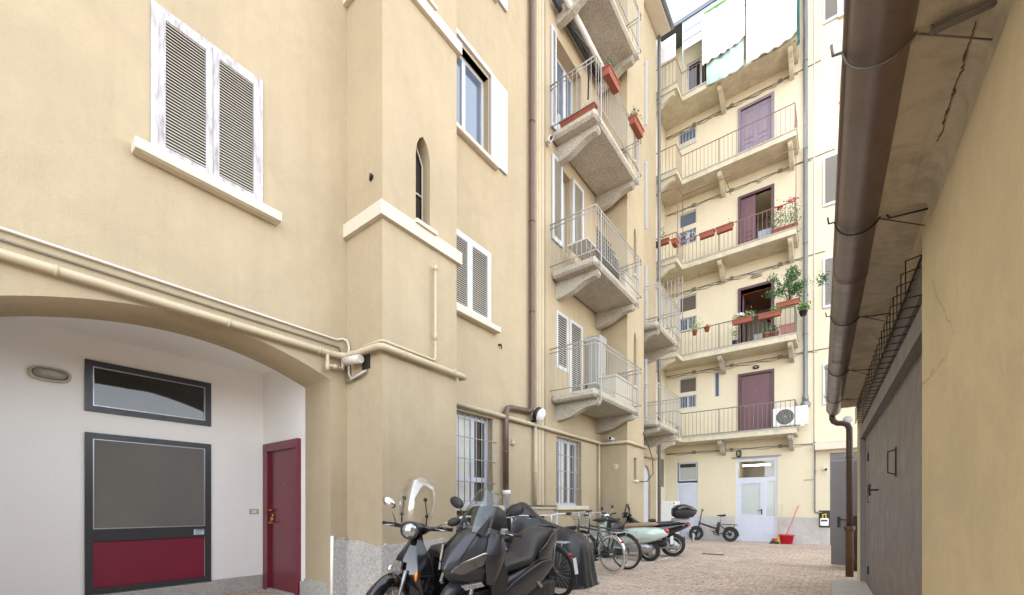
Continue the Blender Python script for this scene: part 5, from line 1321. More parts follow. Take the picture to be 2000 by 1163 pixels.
for sg in (-1, 1):
    s = MB(); s.prism([(.42, sg * .17, .27), (-.30, sg * .17, .27), (-.30, sg * .17, .32), (.28, sg * .17, .32), (.42, sg * .17, .44)], (0, sg * .15, 0)); s.build('footboard', M['black_plastic'], mx)
    s = MB(); s.loftx([(.30, .010, .36, .46), (.12, .028, .33, .54), (-.18, .036, .36, .63), (-.48, .036, .44, .70), (-.70, .026, .55, .70), (-.82, .010, .62, .68)], 14, 2.2, yc=sg * .212); s.build('side_panel', M['matte_black'], mx)
    s = MB(); s.loftx([(-.44, .012, .70, .80, 2.4, sg * .20), (-.62, .028, .69, .89, 2.4, sg * .195), (-.85, .030, .78, .97, 2.4, sg * .16), (-1.02, .024, .87, 1.0, 2.4, sg * .105), (-1.10, .010, .92, 1.0, 2.4, sg * .07)], 14); s.build('tail_panel', M['matte_black'], mx)
    s = MB(); s.patch([(-1.02, sg * .105, 1.0), (-1.12, sg * .04, 1.01), (-1.125, sg * .04, .92), (-1.05, sg * .10, .86)], .014); s.build('tail_light', M['amber'], mx)
    s = MB(); s.patch([(-.34, sg * .25, .50), (-.42, sg * .25, .49), (-.52, sg * .25, .42), (-.46, sg * .25, .415)], .008); s.build('trim_blade', M['alu'], mx)
s = MB(); s.loftx([(.16, .08, .58, .66), (.06, .13, .60, .72), (-.10, .17, .62, .755), (-.28, .19, .64, .77), (-.34, .195, .66, .79), (-.40, .195, .68, .92), (-.46, .19, .70, .985), (-.62, .18, .78, 1.03), (-.80, .15, .86, 1.045), (-.98, .09, .93, 1.02)], 18, 2.8); s.build('seat', M['seat'], mx)
s = MB(); s.tube([(-.62, .185, .86), (-.74, .205, .97), (-1.0, .15, 1.03), (-1.06, 0, 1.04), (-1.0, -.15, 1.03), (-.74, -.205, .97), (-.62, -.185, .86)], .018, 8); s.build('grab_rail', M['matte_black'], mx)
s = MB(); s.loftx([(-.12, .05, .20, .36), (-.3, .07, .20, .42), (-.7, .07, .22, .46), (-.92, .05, .26, .44)], 14, 4, yc=.17); s.build('engine_cover', M['black_plastic'], mx)
s = MB(); s.loftx([(-.25, .05, .24, .36), (-.5, .06, .24, .42), (-1.0, .06, .34, .52), (-1.08, .05, .38, .50)], 14, 2.5, yc=-.21); s.build('exhaust', M['black_plastic'], mx)
s = MB(); fender(s, -.77, .29, .33, .18, R(60), R(190)); s.prism([(-1.02, -.09, .60), (-1.02, .09, .60), (-1.26, .08, .42), (-1.26, -.08, .42)], (-.01, 0, -.02)); s.build('rear_mudguard', M['black_plastic'], mx)
s = MB(); s.tube([(.02, .16, .26), (.10, .30, .02)], .012, 6); s.build('side_stand', M['black_metal'], mx)

mx.scale = (.82, .86, .95)
# ---- classic shield scooters
def classic(name, label, loc, rz, body, rim='rim_silver', r=.285, w=.10, seat='seat', L=.66, rx=R(-5), shieldw=.24, fat=1.0, scr=None, light='lens', vesp=False, rods=True, fend=None):
    t = thing(name, label, 'scooter', loc, rz, 'scooters parked in a row', rx)
    swheel(t, L, r, w, rim); swheel(t, -L, r, w * 1.1, rim)
    s = MB(); fender(s, L, r, r + .035, w + .06, R(25), R(160), drop=.5)
    if vesp: s.loftx([(L + .18, .05, r, r + .20), (L + .05, .085, r + .10, r + .28), (L - .10, .09, r + .14, r + .34), (L - .2, .07, r + .2, r + .36)], 14, 2.2)
    s.build('front_fender', M[fend or body], t)
    for y in (-.075, .075):
        s = MB(); s.tube([(L + .01, y, r), (L - .10, y, r + .34)], .02, 8); s.build('fork_leg', M['alu'], t)
    sw = shieldw; hx = L - .20
    s = MB()
    s.zloft([(.30, [(hx - .02, 0), (hx - .05, sw * .75), (hx - .13, sw * .85), (hx - .16, 0.02)]), (.45, [(hx + .06, 0), (hx + .0, sw * .85), (hx - .10, sw), (hx - .13, .02)]), (.60, [(hx + .10, 0), (hx + .03, sw * .75), (hx - .10, sw * 1.0), (hx - .13, .02)]), (.74, [(hx + .07, 0), (hx + .02, sw * .5), (hx - .10, sw * .8), (hx - .13, .02)]), (.86, [(hx + .0, 0), (hx - .03, sw * .26), (hx - .10, sw * .4), (hx - .12, .02)]), (.95, [(hx - .04, 0), (hx - .06, sw * .2), (hx - .11, sw * .22), (hx - .12, .02)])], True)
    sh_ = s.build('leg_shield', M[body], t)
    if not vesp:
        for sg in (-1, 1):
            s = MB(); s.ell((hx + .05, sg * sw * .66, .60), .02, .035, .05, rot=Matrix.Rotation(R(-sg * 35), 3, 'Z')); s.build('turn_signal', M['amber'] if sg > 0 else M['lens'], sh_)
        s = MB(); s.patch([(hx + .115, -.05, .72), (hx + .115, .05, .72), (hx + .135, .06, .62), (hx + .12, 0, .54), (hx + .135, -.06, .62)], .012); s.build('front_grille', M['lens'], sh_)
    else:
        s = MB(); s.loftx([(hx + .05, .05, .45, .80), (hx + .12, .035, .48, .78), (hx + .13, .02, .50, .76)], 12, 2.5); s.build('horn_cover', M[body], sh_)
    s = MB(); s.loftx([(hx - .08, sw * .9, .25, .30), (hx - .3, sw * .95, .24, .29), (-.02, sw * .95, .25, .30), (-.10, sw * .8, .27, .32)], 14, 5); s.build('footboard', M['black_plastic'] if not vesp else M[body], t)
    # rear bodywork
    bw_ = .20 * fat; s = MB()
    if vesp: s.loftx([(.02, .10, .34, .66), (-.10, .17, .32, .74), (-.30, .21, .33, .78), (-.55, .225, .38, .78), (-.80, .19, .46, .74), (-.97, .12, .54, .70), (-1.02, .05, .58, .67)], 20, 2.5)
    else: s.loftx([(.04, .14, .30, .72), (-.05, .16, .30, .76), (-.25, bw_, .40, .76), (-.5, bw_, .50, .78), (-.8, bw_ * .75, .62, .82), (-1.0, bw_ * .35, .72, .84)], 16, 2.8)
    bd = s.build('rear_body', M[body], t)
    s = MB(); zs = .80 if vesp else .80
    s.loftx([(.06, .09, zs - .09, zs - .02), (-.02, .14, zs - .09, zs + .02), (-.25, .165, zs - .07, zs + .03), (-.5, .16, zs - .05, zs + .05), (-.72, .13, zs - .02, zs + .06), (-.80, .09, zs, zs + .04)], 16, 2.6); s.build('seat', M[seat], t)
    s = MB()
    if vesp: s.ell((-1.0, 0, .68), .05, .075, .06)
    else: s.patch([(-.95, .13, .80), (-1.03, .03, .82), (-1.03, .03, .75), (-.96, .12, .74)], .012); s.patch([(-.95, -.13, .80), (-1.03, -.03, .82), (-1.03, -.03, .75), (-.96, -.12, .74)], .012)
    s.build('tail_light', M['red_lens'], bd)
    s = MB(); s.loftx([(-.10, .06, .20, .36), (-.32, .075, .20, .40), (-.62, .075, .22, .40), (-.74, .05, .25, .36)], 14, 2.6, yc=.15); s.build('engine_cover', M['alu'], t)
    s = MB(); s.loftx([(-.40, .04, .26, .34), (-.55, .06, .25, .40), (-.90, .065, .30, .46), (-.95, .04, .33, .43)], 14, 2.3, yc=-.17); s.build('exhaust', M['black_plastic'], t)
    s = MB(); s.prism([(-.94, -.06, .60), (-.94, .06, .60), (-1.10, .07, .36), (-1.10, -.07, .36)], (-.012, 0, -.01)); s.build('mudflap', M['black_plastic'], t)
    s = MB(); s.box(-1.115, -1.10, -.085, .085, .40, .57); s.build('number_plate', M['plastic_white'], t)
    # handlebar
    hz = 1.0; s = MB()
    s.loftx([(hx + .06, .07, hz - .07, hz + .06), (hx + .0, .13, hz - .07, hz + .075), (hx - .08, .15, hz - .05, hz + .06), (hx - .14, .10, hz - .03, hz + .03)], 16, 2.4)
    s.tube([(hx - .08, -.28, hz + .02), (hx - .06, -.1, hz + .01), (hx - .06, .1, hz + .01), (hx - .08, .28, hz + .02)], .022, 8); hb = s.build('handlebar', M[body] if not vesp else M['chrome'], t)
    for sg in (-1, 1):
        grip(hb, (hx - .085, sg * .24, hz + .02), (hx - .11, sg * .36, hz + .02))
        s = MB(); s.tube([(hx - .04, sg * .22, hz + .02), (hx - .03, sg * .35, hz + .01)], .007, 6); s.build('brake_lever', M['alu'], hb)
    s = MB(); s.ell((hx + .055, 0, hz - .005), .045, .085, .07); s.build('headlight', M[light], hb)
    s = MB(); n = 18; s.tube([(hx + .06, .09 * cos(2 * pi * k / n), hz - .005 + .075 * sin(2 * pi * k / n)) for k in range(n)], .009, 6, True); s.build('headlight_ring', M['black_plastic'] if not vesp else M['chrome'], hb)
    s = MB(); s.tube([(.0, .10, .27), (.06, .24, .02)], .012, 6); s.build('side_stand', M['black_metal'], t)
    return t, hx, hz
lb, hx, hz = classic('high_wheel_scooter', 'gloss black high wheel scooter with tall clear windscreen parked by the turret', (-3.26, 2.98, 0), R(-84), 'gloss_black', 'rim_silver', .30, .09, 'seat', .60, R(-6), .275)
screen(lb, (hx + .06, 0, hz + .02), (hx + .0, 0, hz + .48), .44, .36, .10, 'screen_milky', belly=.03, curve=.05, shape=lambda v: (1 - .35 * (1 - v) ** 3) * (1 - .18 * v ** 6))
for sg in (-1, 1):
    s = MB(); s.tube([(hx - .02, sg * .13, hz + .05), (hx - .02, sg * .13, hz + .14), (hx + .0, sg * .11, hz + .27)], .007, 6); s.ell((hx - .02, sg * .13, hz + .13), .018, .018, .018, 10, 6); s.ell((hx + .0, sg * .11, hz + .28), .02, .02, .02, 10, 6); s.build('screen_rod', M['black_metal'], lb)
mirror(lb, (hx - .08, -.22, hz + .03), (hx - .08, -.27, hz + .14), (hx - .06, -.30, hz + .22), Matrix.Rotation(R(-30), 3, 'X'), .08, .03, .045, 'chrome', 'silver_tube')
mirror(lb, (hx - .08, .22, hz + .03), (hx - .08, .30, hz + .08), (hx - .06, .40, hz + .10), Matrix.Rotation(R(20), 3, 'X'), .07, .03, .04, 'black_plastic', 'silver_tube')
s = MB(); s.loftx([(-.66, .12, .93, 1.12), (-.74, .19, .90, 1.20), (-.92, .20, .90, 1.22), (-1.04, .15, .92, 1.16)], 16, 3); s.box(-.95, -.70, -.08, .08, .85, .90); s.build('top_box', M['seat'], lb)
def steer(root, ang, cx, names):
    m = Matrix.Rotation(ang, 3, 'Z'); c = V((cx, 0, 0))
    for o in root.children_recursive:
        if o.name.split('.')[0] in names:
            for v in o.data.vertices: v.co = m @ (v.co + ORG[o] - c) + c - ORG[o]
lb.scale = (1, .88, 1)
steer(lb, R(22), hx - .06, ('handlebar', 'grip', 'brake_lever', 'headlight', 'headlight_ring', 'windscreen', 'screen_rod', 'mirror'))
steer(lb, R(10), hx + .1, ('front_fender', 'fork_leg'))
s = MB(); s.patch([(hx + .005, .20, .46), (hx + .055, .12, .52), (hx + .055, .12, .44), (hx - .0, .19, .40)], .01); s.build('shield_panel', M['gloss_black'], lb)
vp, hx, hz = classic('mint_scooter', 'mint green classic scooter with tan brown seat and clear screen parked nose to the wall', (-3.93, 9.46, 0), R(180), 'mint', 'rim_silver', .235, .105, 'brown_seat', .62, R(-4), .26, 1.15, vesp=True)
screen(vp, (hx + .06, 0, hz + .05), (hx - .10, 0, hz + .42), .40, .36, .08, 'screen', belly=.02, curve=.08)
s = MB(); s.loftx([(hx - .14, .20, .55, .98), (hx - .26, .23, .52, .90), (hx - .40, .22, .56, .80), (.02, .19, .62, .80), (-.12, .15, .74, .85)], 16, 2.4); s.build('leg_cover', M['cover'], vp)
s = MB(); s.tube([(-.5, .228, .52), (-.56, .226, .53), (-.62, .222, .535), (-.66, .216, .53), (-.70, .212, .54), (-.76, .2, .545)], .005, 4); s.build('script_badge', M['alu'], vp)
mirror(vp, (hx - .08, -.2, hz + .03), (hx - .08, -.25, hz + .12), (hx - .07, -.28, hz + .18), Matrix.Rotation(R(10), 3, 'X'), .055, .02, .05, 'black_plastic', 'silver_tube')
mirror(vp, (hx - .08, .2, hz + .03), (hx - .08, .25, hz + .12), (hx - .07, .28, hz + .18), Matrix.Rotation(R(10), 3, 'X'), .055, .02, .05, 'black_plastic', 'silver_tube')
bs, hx, hz = classic('top_box_scooter', 'black scooter with big black top box, last in the row by the turret', (-3.76, 10.38, 0), R(204), 'gloss_black', 'rim_silver', .285, .11, 'seat', .65, R(-4), .25)
s = MB(); s.loftx([(-.62, .12, .98, 1.16), (-.70, .19, .93, 1.22), (-.90, .21, .92, 1.26), (-1.08, .17, .95, 1.20), (-1.16, .08, 1.04, 1.13)], 18, 2.5); tb_ = s.build('top_box', M['black_plastic'], bs)
s = MB(); s.loftx([(-.66, .16, 1.085, 1.21), (-.74, .20, 1.085, 1.245), (-.90, .213, 1.085, 1.272), (-1.08, .178, 1.085, 1.21), (-1.18, .08, 1.09, 1.13)], 18, 2.5); s.build('lid', M['gloss_black'], tb_)
s = MB(); s.box(-.95, -.62, -.09, .09, .86, .92); s.tube([(-.6, .14, .83), (-.98, .13, .90), (-1.02, 0, .91), (-.98, -.13, .90), (-.6, -.14, .83)], .015, 8); s.build('carrier', M['alu'], bs)
s = MB(); s.loftx([(hx - .12, .22, .50, .96), (hx - .28, .24, .50, .86), (.0, .20, .60, .78), (-.12, .16, .74, .84)], 16, 2.4); s.build('leg_cover', M['cover'], bs)
s = MB(); s.ell((-.18, 0, .87), .09, .08, .045); s.ell((-.12, .05, .88), .05, .04, .03); s.build('tied_strap', M['cover'], bs)
mirror(bs, (hx - .08, .2, hz + .03), (hx - .08, .26, hz + .12), (hx - .07, .31, hz + .17), Matrix.Rotation(R(-8), 3, 'X'), .07, .025, .05)
mirror(bs, (hx - .08, -.2, hz + .03), (hx - .08, -.26, hz + .12), (hx - .07, -.31, hz + .20), Matrix.Rotation(R(60), 3, 'X'), .08, .02, .03)
s = MB(); s.tube([(hx + .02, .1, hz + .05), (hx - .02, .14, hz + .28)], .008, 6); s.tube([(hx + .02, -.1, hz + .05), (hx - .02, -.12, hz + .26)], .012, 6); s.build('screen_rod', M['black_metal'], bs)

# ---- covered scooters
def covered(name, label, loc, rz, prof, seed, mat='cover'):
    """cover draped over a scooter: sections (x, half width, top z)"""
    t = MB(); rings = []; n = 34
    X = []
    k = 30
    for i in range(k + 1):
        u = i / k * (len(prof) - 1); a = min(int(u), len(prof) - 2); f = u - a; f = f * f * (3 - 2 * f)
        X.append(tuple(prof[a][j] * (1 - f) + prof[a + 1][j] * f for j in range(3)))
    for i, (x, w_, zt) in enumerate(X):
        ring = []
        for j in range(n + 1):
            b = -1 + 2 * j / n; ab = abs(b)
            if ab < .30: y = w_ * .55 * b / .30; z = zt - .05 * (ab / .3) ** 2 * zt
            else:
                q = (ab - .30) / .70; y = math.copysign(w_ * (.55 + .45 * q ** .6 + .10 * q), b); z = zt * .95 * (1 - q)
            q = max(0, (ab - .3) / .7)
            fold = noise.noise(V((x * 3.2 + seed, b * 1.3, z * 1.2))) * .06 + noise.noise(V((x * 9 + seed, b * .8, z * .9 + 4))) * .065 * (.2 + q) + .03 * (1 - abs(2 * noise.noise(V((x * 5 + z * 2.5, b * 2, seed))))) * q
            xx = x + .06 * q * noise.noise(V((x * 4, z * 3, seed)))
            ring.append(V((xx, y + math.copysign(fold, b) * (.3 + q), max(.004, z + fold * .35 * (1 - q) + .03 * noise.noise(V((x * 5, b * 4, seed + 9))) * (1 - q)))))
        rings.append(ring)
    e0 = [V((p.x + .03, p.y * .8, p.z * .5)) for p in rings[0]]; e1 = [V((p.x - .03, p.y * .8, p.z * .5)) for p in rings[-1]]
    t.loft(rings, caps=False, closed=False)
    for R0, sg in ((rings[0], 1), (rings[-1], -1)):
        prev = R0
        for q in (.25, .5, .75, 1.0):
            nr = [V((p.x + sg * (.10 * q + .03 * noise.noise(V((p.y * 9, q * 2, seed)))), p.y * (1 - .25 * q), p.z * (1 - q) + .004)) for p in R0]
            t.loft([prev, nr], caps=False, closed=False); prev = nr
    o = thing(name, label, 'covered scooter', loc, rz)
    t.build('cover', M[mat], o); return o
covered('covered_scooter', 'scooter hidden under a large black rain cover reaching the ground', (-3.82, 5.86, 0), R(182), [(.85, .20, .60), (.68, .32, 1.02), (.54, .38, 1.24), (.36, .38, 1.27), (.18, .35, 1.12), (-.05, .34, .98), (-.35, .33, .88), (-.64, .33, .82), (-.80, .29, .66)], 3)
covered('covered_scooter', 'second covered scooter with tall draped mirrors behind the larger black cover', (-4.42, 5.25, 0), R(178), [(.45, .22, .9), (.35, .30, 1.16), (.25, .33, 1.22), (.08, .30, 1.10), (-.2, .28, .86), (-.5, .26, .8)], 11)

# ================================================================ bicycles
def bwheel(par, x, z, r, tw, tyre, rim, y=0, nsp=28, spoke='silver_tube', n=40):
    s = MB(); s.lathe([(r - tw, -tw * .45), (r - tw * .5, -tw * .55), (r - tw * .12, -tw * .35), (r, 0), (r - tw * .12, tw * .35), (r - tw * .5, tw * .55), (r - tw, tw * .45)], (x, y, z), 'y', n)
    o = s.build('wheel', M[tyre], par)
    s = MB(); q = r - tw; s.lathe([(q - .022, -.010), (q + .002, -.013), (q + .002, .013), (q - .022, .010), (q - .022, -.010)], (x, y, z), 'y', n); s.build('rim', M[rim], o)
    s = MB()
    for k in range(nsp):
        a = 2 * pi * k / nsp; b = a + (.35 if k % 2 else -.35); sg = .028 if (k // 2) % 2 else -.028
        s.tube([(x + .02 * cos(b), y + sg, z + .02 * sin(b)), (x + (q - .02) * cos(a), y, z + (q - .02) * sin(a))], .0016 if nsp > 20 else .003, 4, caps=False)
    s.tube([(x, y - .05, z), (x, y + .05, z)], .018, 8); s.build('spokes', M[spoke], o)
    return o
def bicycle(label, loc, rz, frame='bike_green', tyre='tyre', rim='silver_tube', r=.345, rx=R(-4), fend='silver_tube', rack=True, tail='red_lens', saddle=.92, basket=False, hbm='silver_tube', light=True, barz=1.04, curved=True, group=None, child=False):
    t = thing('bicycle', label, 'bicycle', loc, rz, 'bicycles parked against the tan wall', rx)
    xr, xf = -.53, .54
    bwheel(t, xr, r, r, .036, tyre, rim); bwheel(t, xf, r, r, .036, tyre, rim)
    s = MB(); bb = (-.08, 0, .29); st = (-.22, 0, .76); ht = (.34, 0, .84); hl = (.385, 0, .66); f = .016
    s.tube([bb, st], f, 8); s.tube([st, (.345, 0, .81)], f, 8); s.tube([bb, hl], f * 1.15, 8); s.tube([ht, hl], .02, 8)
    for y in (-.055, .055): s.tube([(-.10, y * .5, .29), (xr, y, r)], .010, 6); s.tube([(-.21, y * .4, .72), (xr, y, r)], .009, 6)
    s.build('frame', M[frame], t)
    s = MB(); s.tube([(.35, 0, .80), hl, (.40, 0, .64)], .017, 8)
    for y in (-.05, .05): s.tube([(.40, y * .3, .64), (.415, y, .60), (.46, y, .50), (xf, y, r)], .011, 6)
    s.build('fork', M[frame], t)
    s = MB(); s.tube([ht, (.325, 0, barz - .02), (.36, 0, barz)], .014, 8)
    if curved: s.tube([(.20, -.27, barz), (.30, -.26, barz + .01), (.36, -.15, barz + .015), (.37, 0, barz), (.36, .15, barz + .015), (.30, .26, barz + .01), (.20, .27, barz)], .012, 8)
    else: s.tube([(.30, -.30, barz + .02), (.36, -.08, barz), (.36, .08, barz), (.30, .30, barz + .02)], .012, 8)
    hb = s.build('handlebar', M[hbm], t)
    for sg in (-1, 1):
        s = MB()
        if curved: s.tube([(.24, sg * .268, barz + .004), (.13, sg * .27, barz - .003)], .017, 8)
        else: s.tube([(.33, sg * .19, barz + .011), (.295, sg * .31, barz + .02)], .017, 8)
        s.build('grip', M['black_plastic'], hb)
        s = MB(); s.tube([(.31, sg * .22, barz - .01), (.26, sg * .25, barz - .03), (.2, sg * .25, barz - .03)], .006, 5); s.tube([(.33, sg * .1, barz - .01), (.40, sg * .06, barz - .08), (.40, sg * .03, .75)], .004, 5); s.build('brake_lever', M['silver_tube'], hb)
    s = MB(); s.tube([st, (-.25, 0, saddle - .05)], .013, 8); sp = s.build('seat_post', M['silver_tube'], t)
    s = MB(); s.loftx([(-.09, .02, saddle - .045, saddle - .02), (-.16, .035, saddle - .05, saddle), (-.27, .09, saddle - .06, saddle + .01), (-.36, .10, saddle - .06, saddle + .02), (-.39, .06, saddle - .03, saddle + .015)], 14, 2.3); s.build('saddle', M['saddle'], t)
    for x, a0, a1 in ((xr, R(35), R(200)), (xf, R(-5), R(150))):
        s = MB(); fender(s, x, r, r + .022, .055, a0, a1, 16, .003, .3); s.build('mudguard', M[fend], t)
    s = MB(); s.lathe([(.085, -.003), (.095, 0), (.085, .003), (.085, -.003)], (-.08, -.05, .29), 'y', 20)
    for k in range(5): s.tube([(-.08, -.05, .29), (-.08 + .09 * cos(k * 1.257), -.05, .29 + .09 * sin(k * 1.257))], .006, 5)
    s.tube([(-.08, -.06, .29), (.03, -.065, .17)], .009, 6); s.tube([(-.08, .06, .29), (-.19, .065, .41)], .009, 6); s.box(.0, .08, -.15, -.07, .155, .18); s.box(-.23, -.15, .07, .15, .40, .425); s.build('crankset', M['black_metal'], t)
    s = MB(); s.prism([(-.0, -.052, .36), (-.0, -.052, .23), (xr - .03, -.052, r - .06), (xr - .03, -.052, r + .06)], (0, -.012, 0)); s.build('chain_guard', M[frame], t)
    if rack:
        s = MB()
        for y in (-.06, 0, .06): s.tube([(-.26, y, .75), (-.78, y, .745)], .005, 5)
        s.tube([(-.26, -.06, .75), (-.26, .06, .75)], .005, 5); s.tube([(-.78, -.06, .745), (-.78, .06, .745)], .006, 5); s.tube([(-.6, -.06, .745), (-.6, .06, .745)], .005, 5)
        for y in (-.06, .06): s.tube([(-.62, y, .745), (xr, y, r)], .005, 5)
        s.build('rack', M['silver_tube'], t)
    s = MB()
    s.ell((xr - r * .80, 0, r + r * .70), .022, .035, .03, 10, 6); s.build('tail_light', M[tail], t)
    s = MB(); s.tube([(-.1, .03, .27), (-.16, .18, .01)], .007, 5); s.build('kickstand', M['silver_tube'], t)
    if light: s = MB(); s.ell((.46, 0, .80), .045, .03, .035, 10, 6); s.build('headlight', M['chrome'], t)
    if basket:
        s = MB()
        for k in range(5): z = .80 + k * .05; q = .09 + .012 * k; s.tube([(.44, -q, z), (.44 + 2 * q, -q, z), (.44 + 2 * q, q, z), (.44, q, z)], .006, 5, True)
        s.box(.45, .62, -.09, .09, .79, .80); s.build('basket', M['rail_white'], t)
    return t
bicycle('dark bicycle with red tail light and white mudguard tip behind the maxi scooter', (-3.46, 5.02, 0), R(166), 'bike_black', 'tyre', 'rim_dark', fend='black_plastic', saddle=.86)
b1 = bpy.data.objects['bicycle']
for o_ in (MB(),):
    o_.prism([(-.873, -.028, .56), (-.873, .028, .56), (-.90, .028, .36), (-.90, -.028, .36)], (-.006, 0, .001)); o_.build('mudguard_tip', M['plastic_white'], b1)
bicycle('mint and blue bicycle with curved white handlebar behind the maxi scooter', (-3.75, 4.55, 0), R(172), 'bike_white', 'tyre', 'silver_tube', fend='bike_blue', rack=False, hbm='plastic_white', barz=1.06, saddle=.8)
bicycle('dark bicycle with black saddle and blue mudguard just right of the black rain cover', (-3.86, 6.66, 0), R(152), 'bike_black', 'tyre', 'rim_dark', fend='bike_blue', saddle=.86, hbm='plastic_white', curved=True)
bicycle('green framed city bicycle with pale tyre walls and chrome mudguards nearest the mint scooter', (-3.71, 7.48, 0), R(158), 'bike_green', 'tyre_cream', 'silver_tube', fend='chrome', saddle=.98, barz=1.08, curved=False, basket=False)
bicycle('black bicycle with dark tyres half hidden behind the green city bicycle', (-3.72, 8.02, 0), R(165), 'bike_black', 'tyre', 'silver_tube', fend='black_plastic', saddle=.96, barz=1.05, basket=True)
# folding fat tyre electric bike against the far wall
eb = thing('folding_bicycle', 'black folding electric bicycle with fat tyres leaning at the far wall', 'bicycle', (-3.46, 16.28, 0), R(180), rx=R(-3))
def fat(x, y, rz_, name='wheel', solid=False):
    r = .245; o = None
    s = MB(); s.lathe([(.15, -.035), (.17, -.048), (.21, -.05), (.238, -.032), (r, 0), (.238, .032), (.21, .05), (.17, .048), (.15, .035)], (0, 0, r), 'y', 30)
    for k in range(30):
        a = 2 * pi * k / 30; s.box(-.001, .001, -.001, .001, r, r + .001) if False else None
    s.v = [Matrix.Rotation(rz_, 3, 'Z') @ p + V((x, y, 0)) for p in s.v]; o = s.build(name, M['tyre'], eb)
    s = MB(); s.lathe([(.135, -.02), (.155, -.036), (.155, .036), (.135, .02), (.135, -.02)], (0, 0, r), 'y', 30)
    if solid:
        for k in range(3): a = 2 * pi * k / 3 + .5; s.tube([(0, 0, r), (.145 * cos(a), 0, r + .145 * sin(a))], [.05, .022], 8)
    else:
        for k in range(18): a = 2 * pi * k / 18; s.tube([(.03 * cos(a + .4), .02 * (-1) ** k, r + .03 * sin(a + .4)), (.14 * cos(a), 0, r + .14 * sin(a))], .0025, 4)
    s.tube([(0, -.05, 0 + r), (0, .05, r)], .05, 14)
    s.v = [Matrix.Rotation(rz_, 3, 'Z') @ p + V((x, y, 0)) for p in s.v]; s.build('rim', M['rim_dark'], o)
fat(.56, 0, R(22), solid=True); fat(-.54, 0, 0)
s = MB(); s.tube([(.44, 0, .62), (.0, 0, .47), (-.14, 0, .44)], [.032, .034, .03], 10); s.tube([(-.16, 0, .26), (-.22, 0, .66)], .024, 8)
for y in (-.07, .07): s.tube([(-.16, y * .6, .28), (-.54, y, .245)], .012, 6); s.tube([(-.22, y * .4, .58), (-.54, y, .245)], .011, 6)
s.tube([(.02, .0, .47), (-.08, .0, .56), (-.2, 0, .58)], .010, 6); s.tube([(.43, 0, .70), (.46, 0, .54)], .028, 8); s.build('frame', M['bike_black'], eb)
s = MB()
for y in (-.075, .075): s.tube([(.455, y * .5, .55), (.48, y, .50), (.56, y, .245)], .016, 6)
s.build('fork', M['bike_black'], eb)
s = MB(); s.tube([(.43, 0, .68), (.35, 0, 1.10)], .018, 8); s.tube([(.40, -.28, 1.10), (.36, -.08, 1.12), (.36, .08, 1.12), (.26, .28, 1.08)], .012, 8); hb = s.build('handlebar', M['bike_black'], eb)
for p, q in (((.385, -.18, 1.11), (.41, -.31, 1.10)), ((.30, .18, 1.10), (.25, .31, 1.075))): grip(hb, p, q)
s = MB(); s.tube([(-.22, 0, .62), (-.26, 0, .88)], .013, 8); s.build('seat_post', M['silver_tube'], eb)
s = MB(); s.loftx([(-.13, .02, .88, .90), (-.2, .04, .87, .92), (-.30, .09, .86, .93), (-.38, .10, .86, .94), (-.41, .06, .88, .93)], 12, 2.3); s.build('saddle', M['saddle'], eb)
s = MB(); s.tube([(-.12, 0, .28), (-.20, 0, .66)], .055, 10); s.build('battery', M['black_plastic'], eb)
s = MB(); s.lathe([(.07, -.004), (.095, 0), (.07, .004)], (-.08, -.07, .29), 'y', 18); s.tube([(-.08, .08, .29), (-.02, .08, .36)], .01, 5); s.tube([(-.08, -.08, .29), (-.14, -.085, .2)], .01, 5); s.box(-.06, .04, .08, .16, .35, .37); s.box(-.19, -.10, -.17, -.09, .19, .21); s.build('crankset', M['black_metal'], eb)
s = MB()
for y in (-.06, 0, .06): s.tube([(-.28, y, .59), (-.76, y, .59)], .007, 5)
for y in (-.07, .07): s.tube([(-.7, y, .59), (-.54, y, .245)], .007, 5)
s.tube([(-.76, -.06, .59), (-.76, .06, .59)], .008, 5); fender(s, -.54, .245, .275, .11, R(50), R(190), 12, .004); s.build('rack', M['black_metal'], eb)
s = MB(); fender(s, .56, .245, .275, .10, R(50), R(140), 10, .004); s.build('mudguard', M['black_plastic'], eb)
s = MB(); s.box(-.775, -.755, -.03, .03, .53, .57); s.build('tail_light', M['red_lens'], eb)

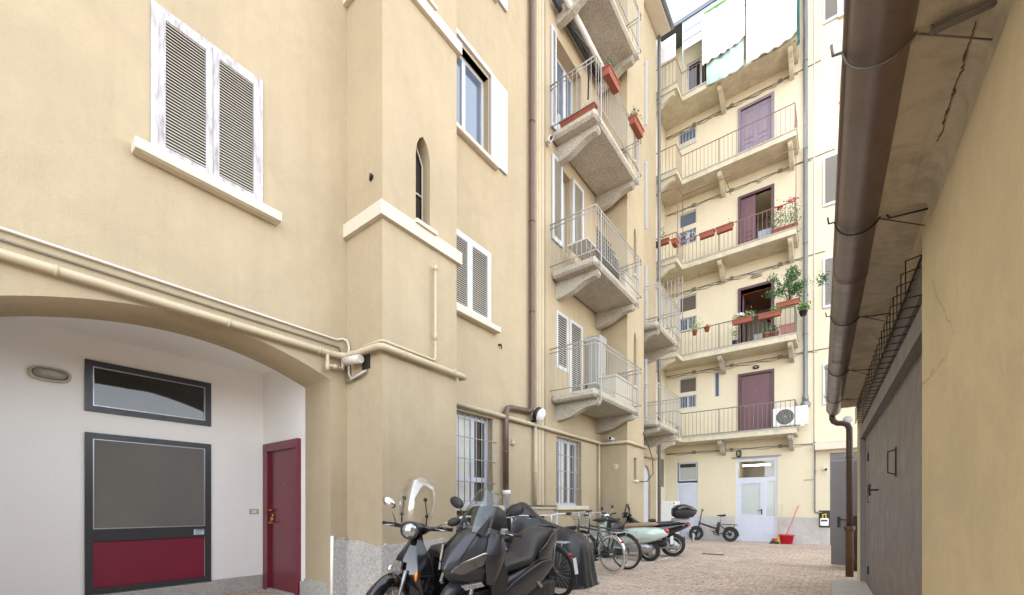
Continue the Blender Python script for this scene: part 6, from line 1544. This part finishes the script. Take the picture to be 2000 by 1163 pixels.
# soft edges on faceted bodywork
for o in bpy.data.objects:
    if o.type == 'MESH' and o.parent and o.name.split('.')[0] in ('front_fairing', 'leg_shield', 'headlight', 'daytime_light', 'side_panel', 'tail_panel', 'nose_panel', 'turn_signal', 'tail_light', 'fender_tip', 'radiator_cowl'):
        md = o.modifiers.new('bevel', 'BEVEL'); md.width = .012 if 'fairing' in o.name or 'shield' in o.name else .006; md.segments = 2; md.limit_method = 'ANGLE'; md.angle_limit = R(18)
        for f in o.data.polygons: f.use_smooth = True
        if 'fairing' in o.name:
            o.modifiers.remove(md); md = o.modifiers.new('round', 'SUBSURF'); md.levels = md.render_levels = 2
            cr = o.data.attributes.new('crease_edge', 'FLOAT', 'EDGE'); P = [v.co + ORG[o] for v in o.data.vertices]
            for e_ in o.data.edges:
                a_, b_ = P[e_.vertices[0]], P[e_.vertices[1]]
                if abs(a_.z - b_.z) > .02:
                    if abs(a_.y) < .003 and abs(b_.y) < .003: cr.data[e_.index].value = .75
                    elif abs(a_.y) < .13 and abs(b_.y) < .13 and min(a_.x, b_.x) > .6: cr.data[e_.index].value = .8
                    elif min(abs(a_.y), abs(b_.y)) > .14 and min(a_.x, b_.x) > .5: cr.data[e_.index].value = .55
                elif abs(a_.z - .73) < .01 or abs(a_.z - 1.02) < .01: cr.data[e_.index].value = .6
        o.modifiers.new('normals', 'WEIGHTED_NORMAL')
# ================================================================ light, sky, camera
SUN = V((.52, .40, -.755)).normalized()
EL = math.asin(-SUN.z); AZ = atan2(-SUN.x, -SUN.y)
wd = bpy.data.worlds.new('World'); sc.world = wd; wd.use_nodes = True
nt = wd.node_tree; bg = nt.nodes['Background']
sky = nt.nodes.new('ShaderNodeTexSky'); sky.sky_type = 'NISHITA'; sky.sun_disc = False
sky.sun_elevation = EL; sky.sun_rotation = AZ; sky.air_density = 1.0; sky.dust_density = .4; sky.ozone_density = 1.0
hs = nt.nodes.new('ShaderNodeHueSaturation'); hs.inputs['Saturation'].default_value = .30
nt.links.new(sky.outputs[0], hs.inputs['Color']); nt.links.new(hs.outputs[0], bg.inputs['Color'])
bg.inputs['Strength'].default_value = .15
sl = bpy.data.lights.new('sun', 'SUN'); sl.energy = .5; sl.angle = R(10); sl.color = (1, .95, .86)
so = bpy.data.objects.new('sun', sl); COL.objects.link(so); so.location = (-20, -15, 30)
so.rotation_euler = SUN.to_track_quat('-Z', 'Y').to_euler()
cd = bpy.data.cameras.new('camera'); co = bpy.data.objects.new('camera', cd); COL.objects.link(co)
co.location = (0, 0, CAMH); co.rotation_euler = (pi / 2, 0, TH)
cd.sensor_width = 36; cd.sensor_fit = 'HORIZONTAL'; cd.lens = 36 * FPX / 2000; cd.shift_y = (HYP - 581.5) / 2000
cd.clip_start = .05; cd.clip_end = 500
sc.camera = co
sc.view_settings.view_transform = 'Standard'; sc.view_settings.look = 'None'; sc.view_settings.gamma = 1; sc.view_settings.use_curve_mapping = False
sc.view_settings.exposure = 2.72
sc.cycles.max_bounces = 10; sc.cycles.diffuse_bounces = 6; sc.cycles.transparent_max_bounces = 12
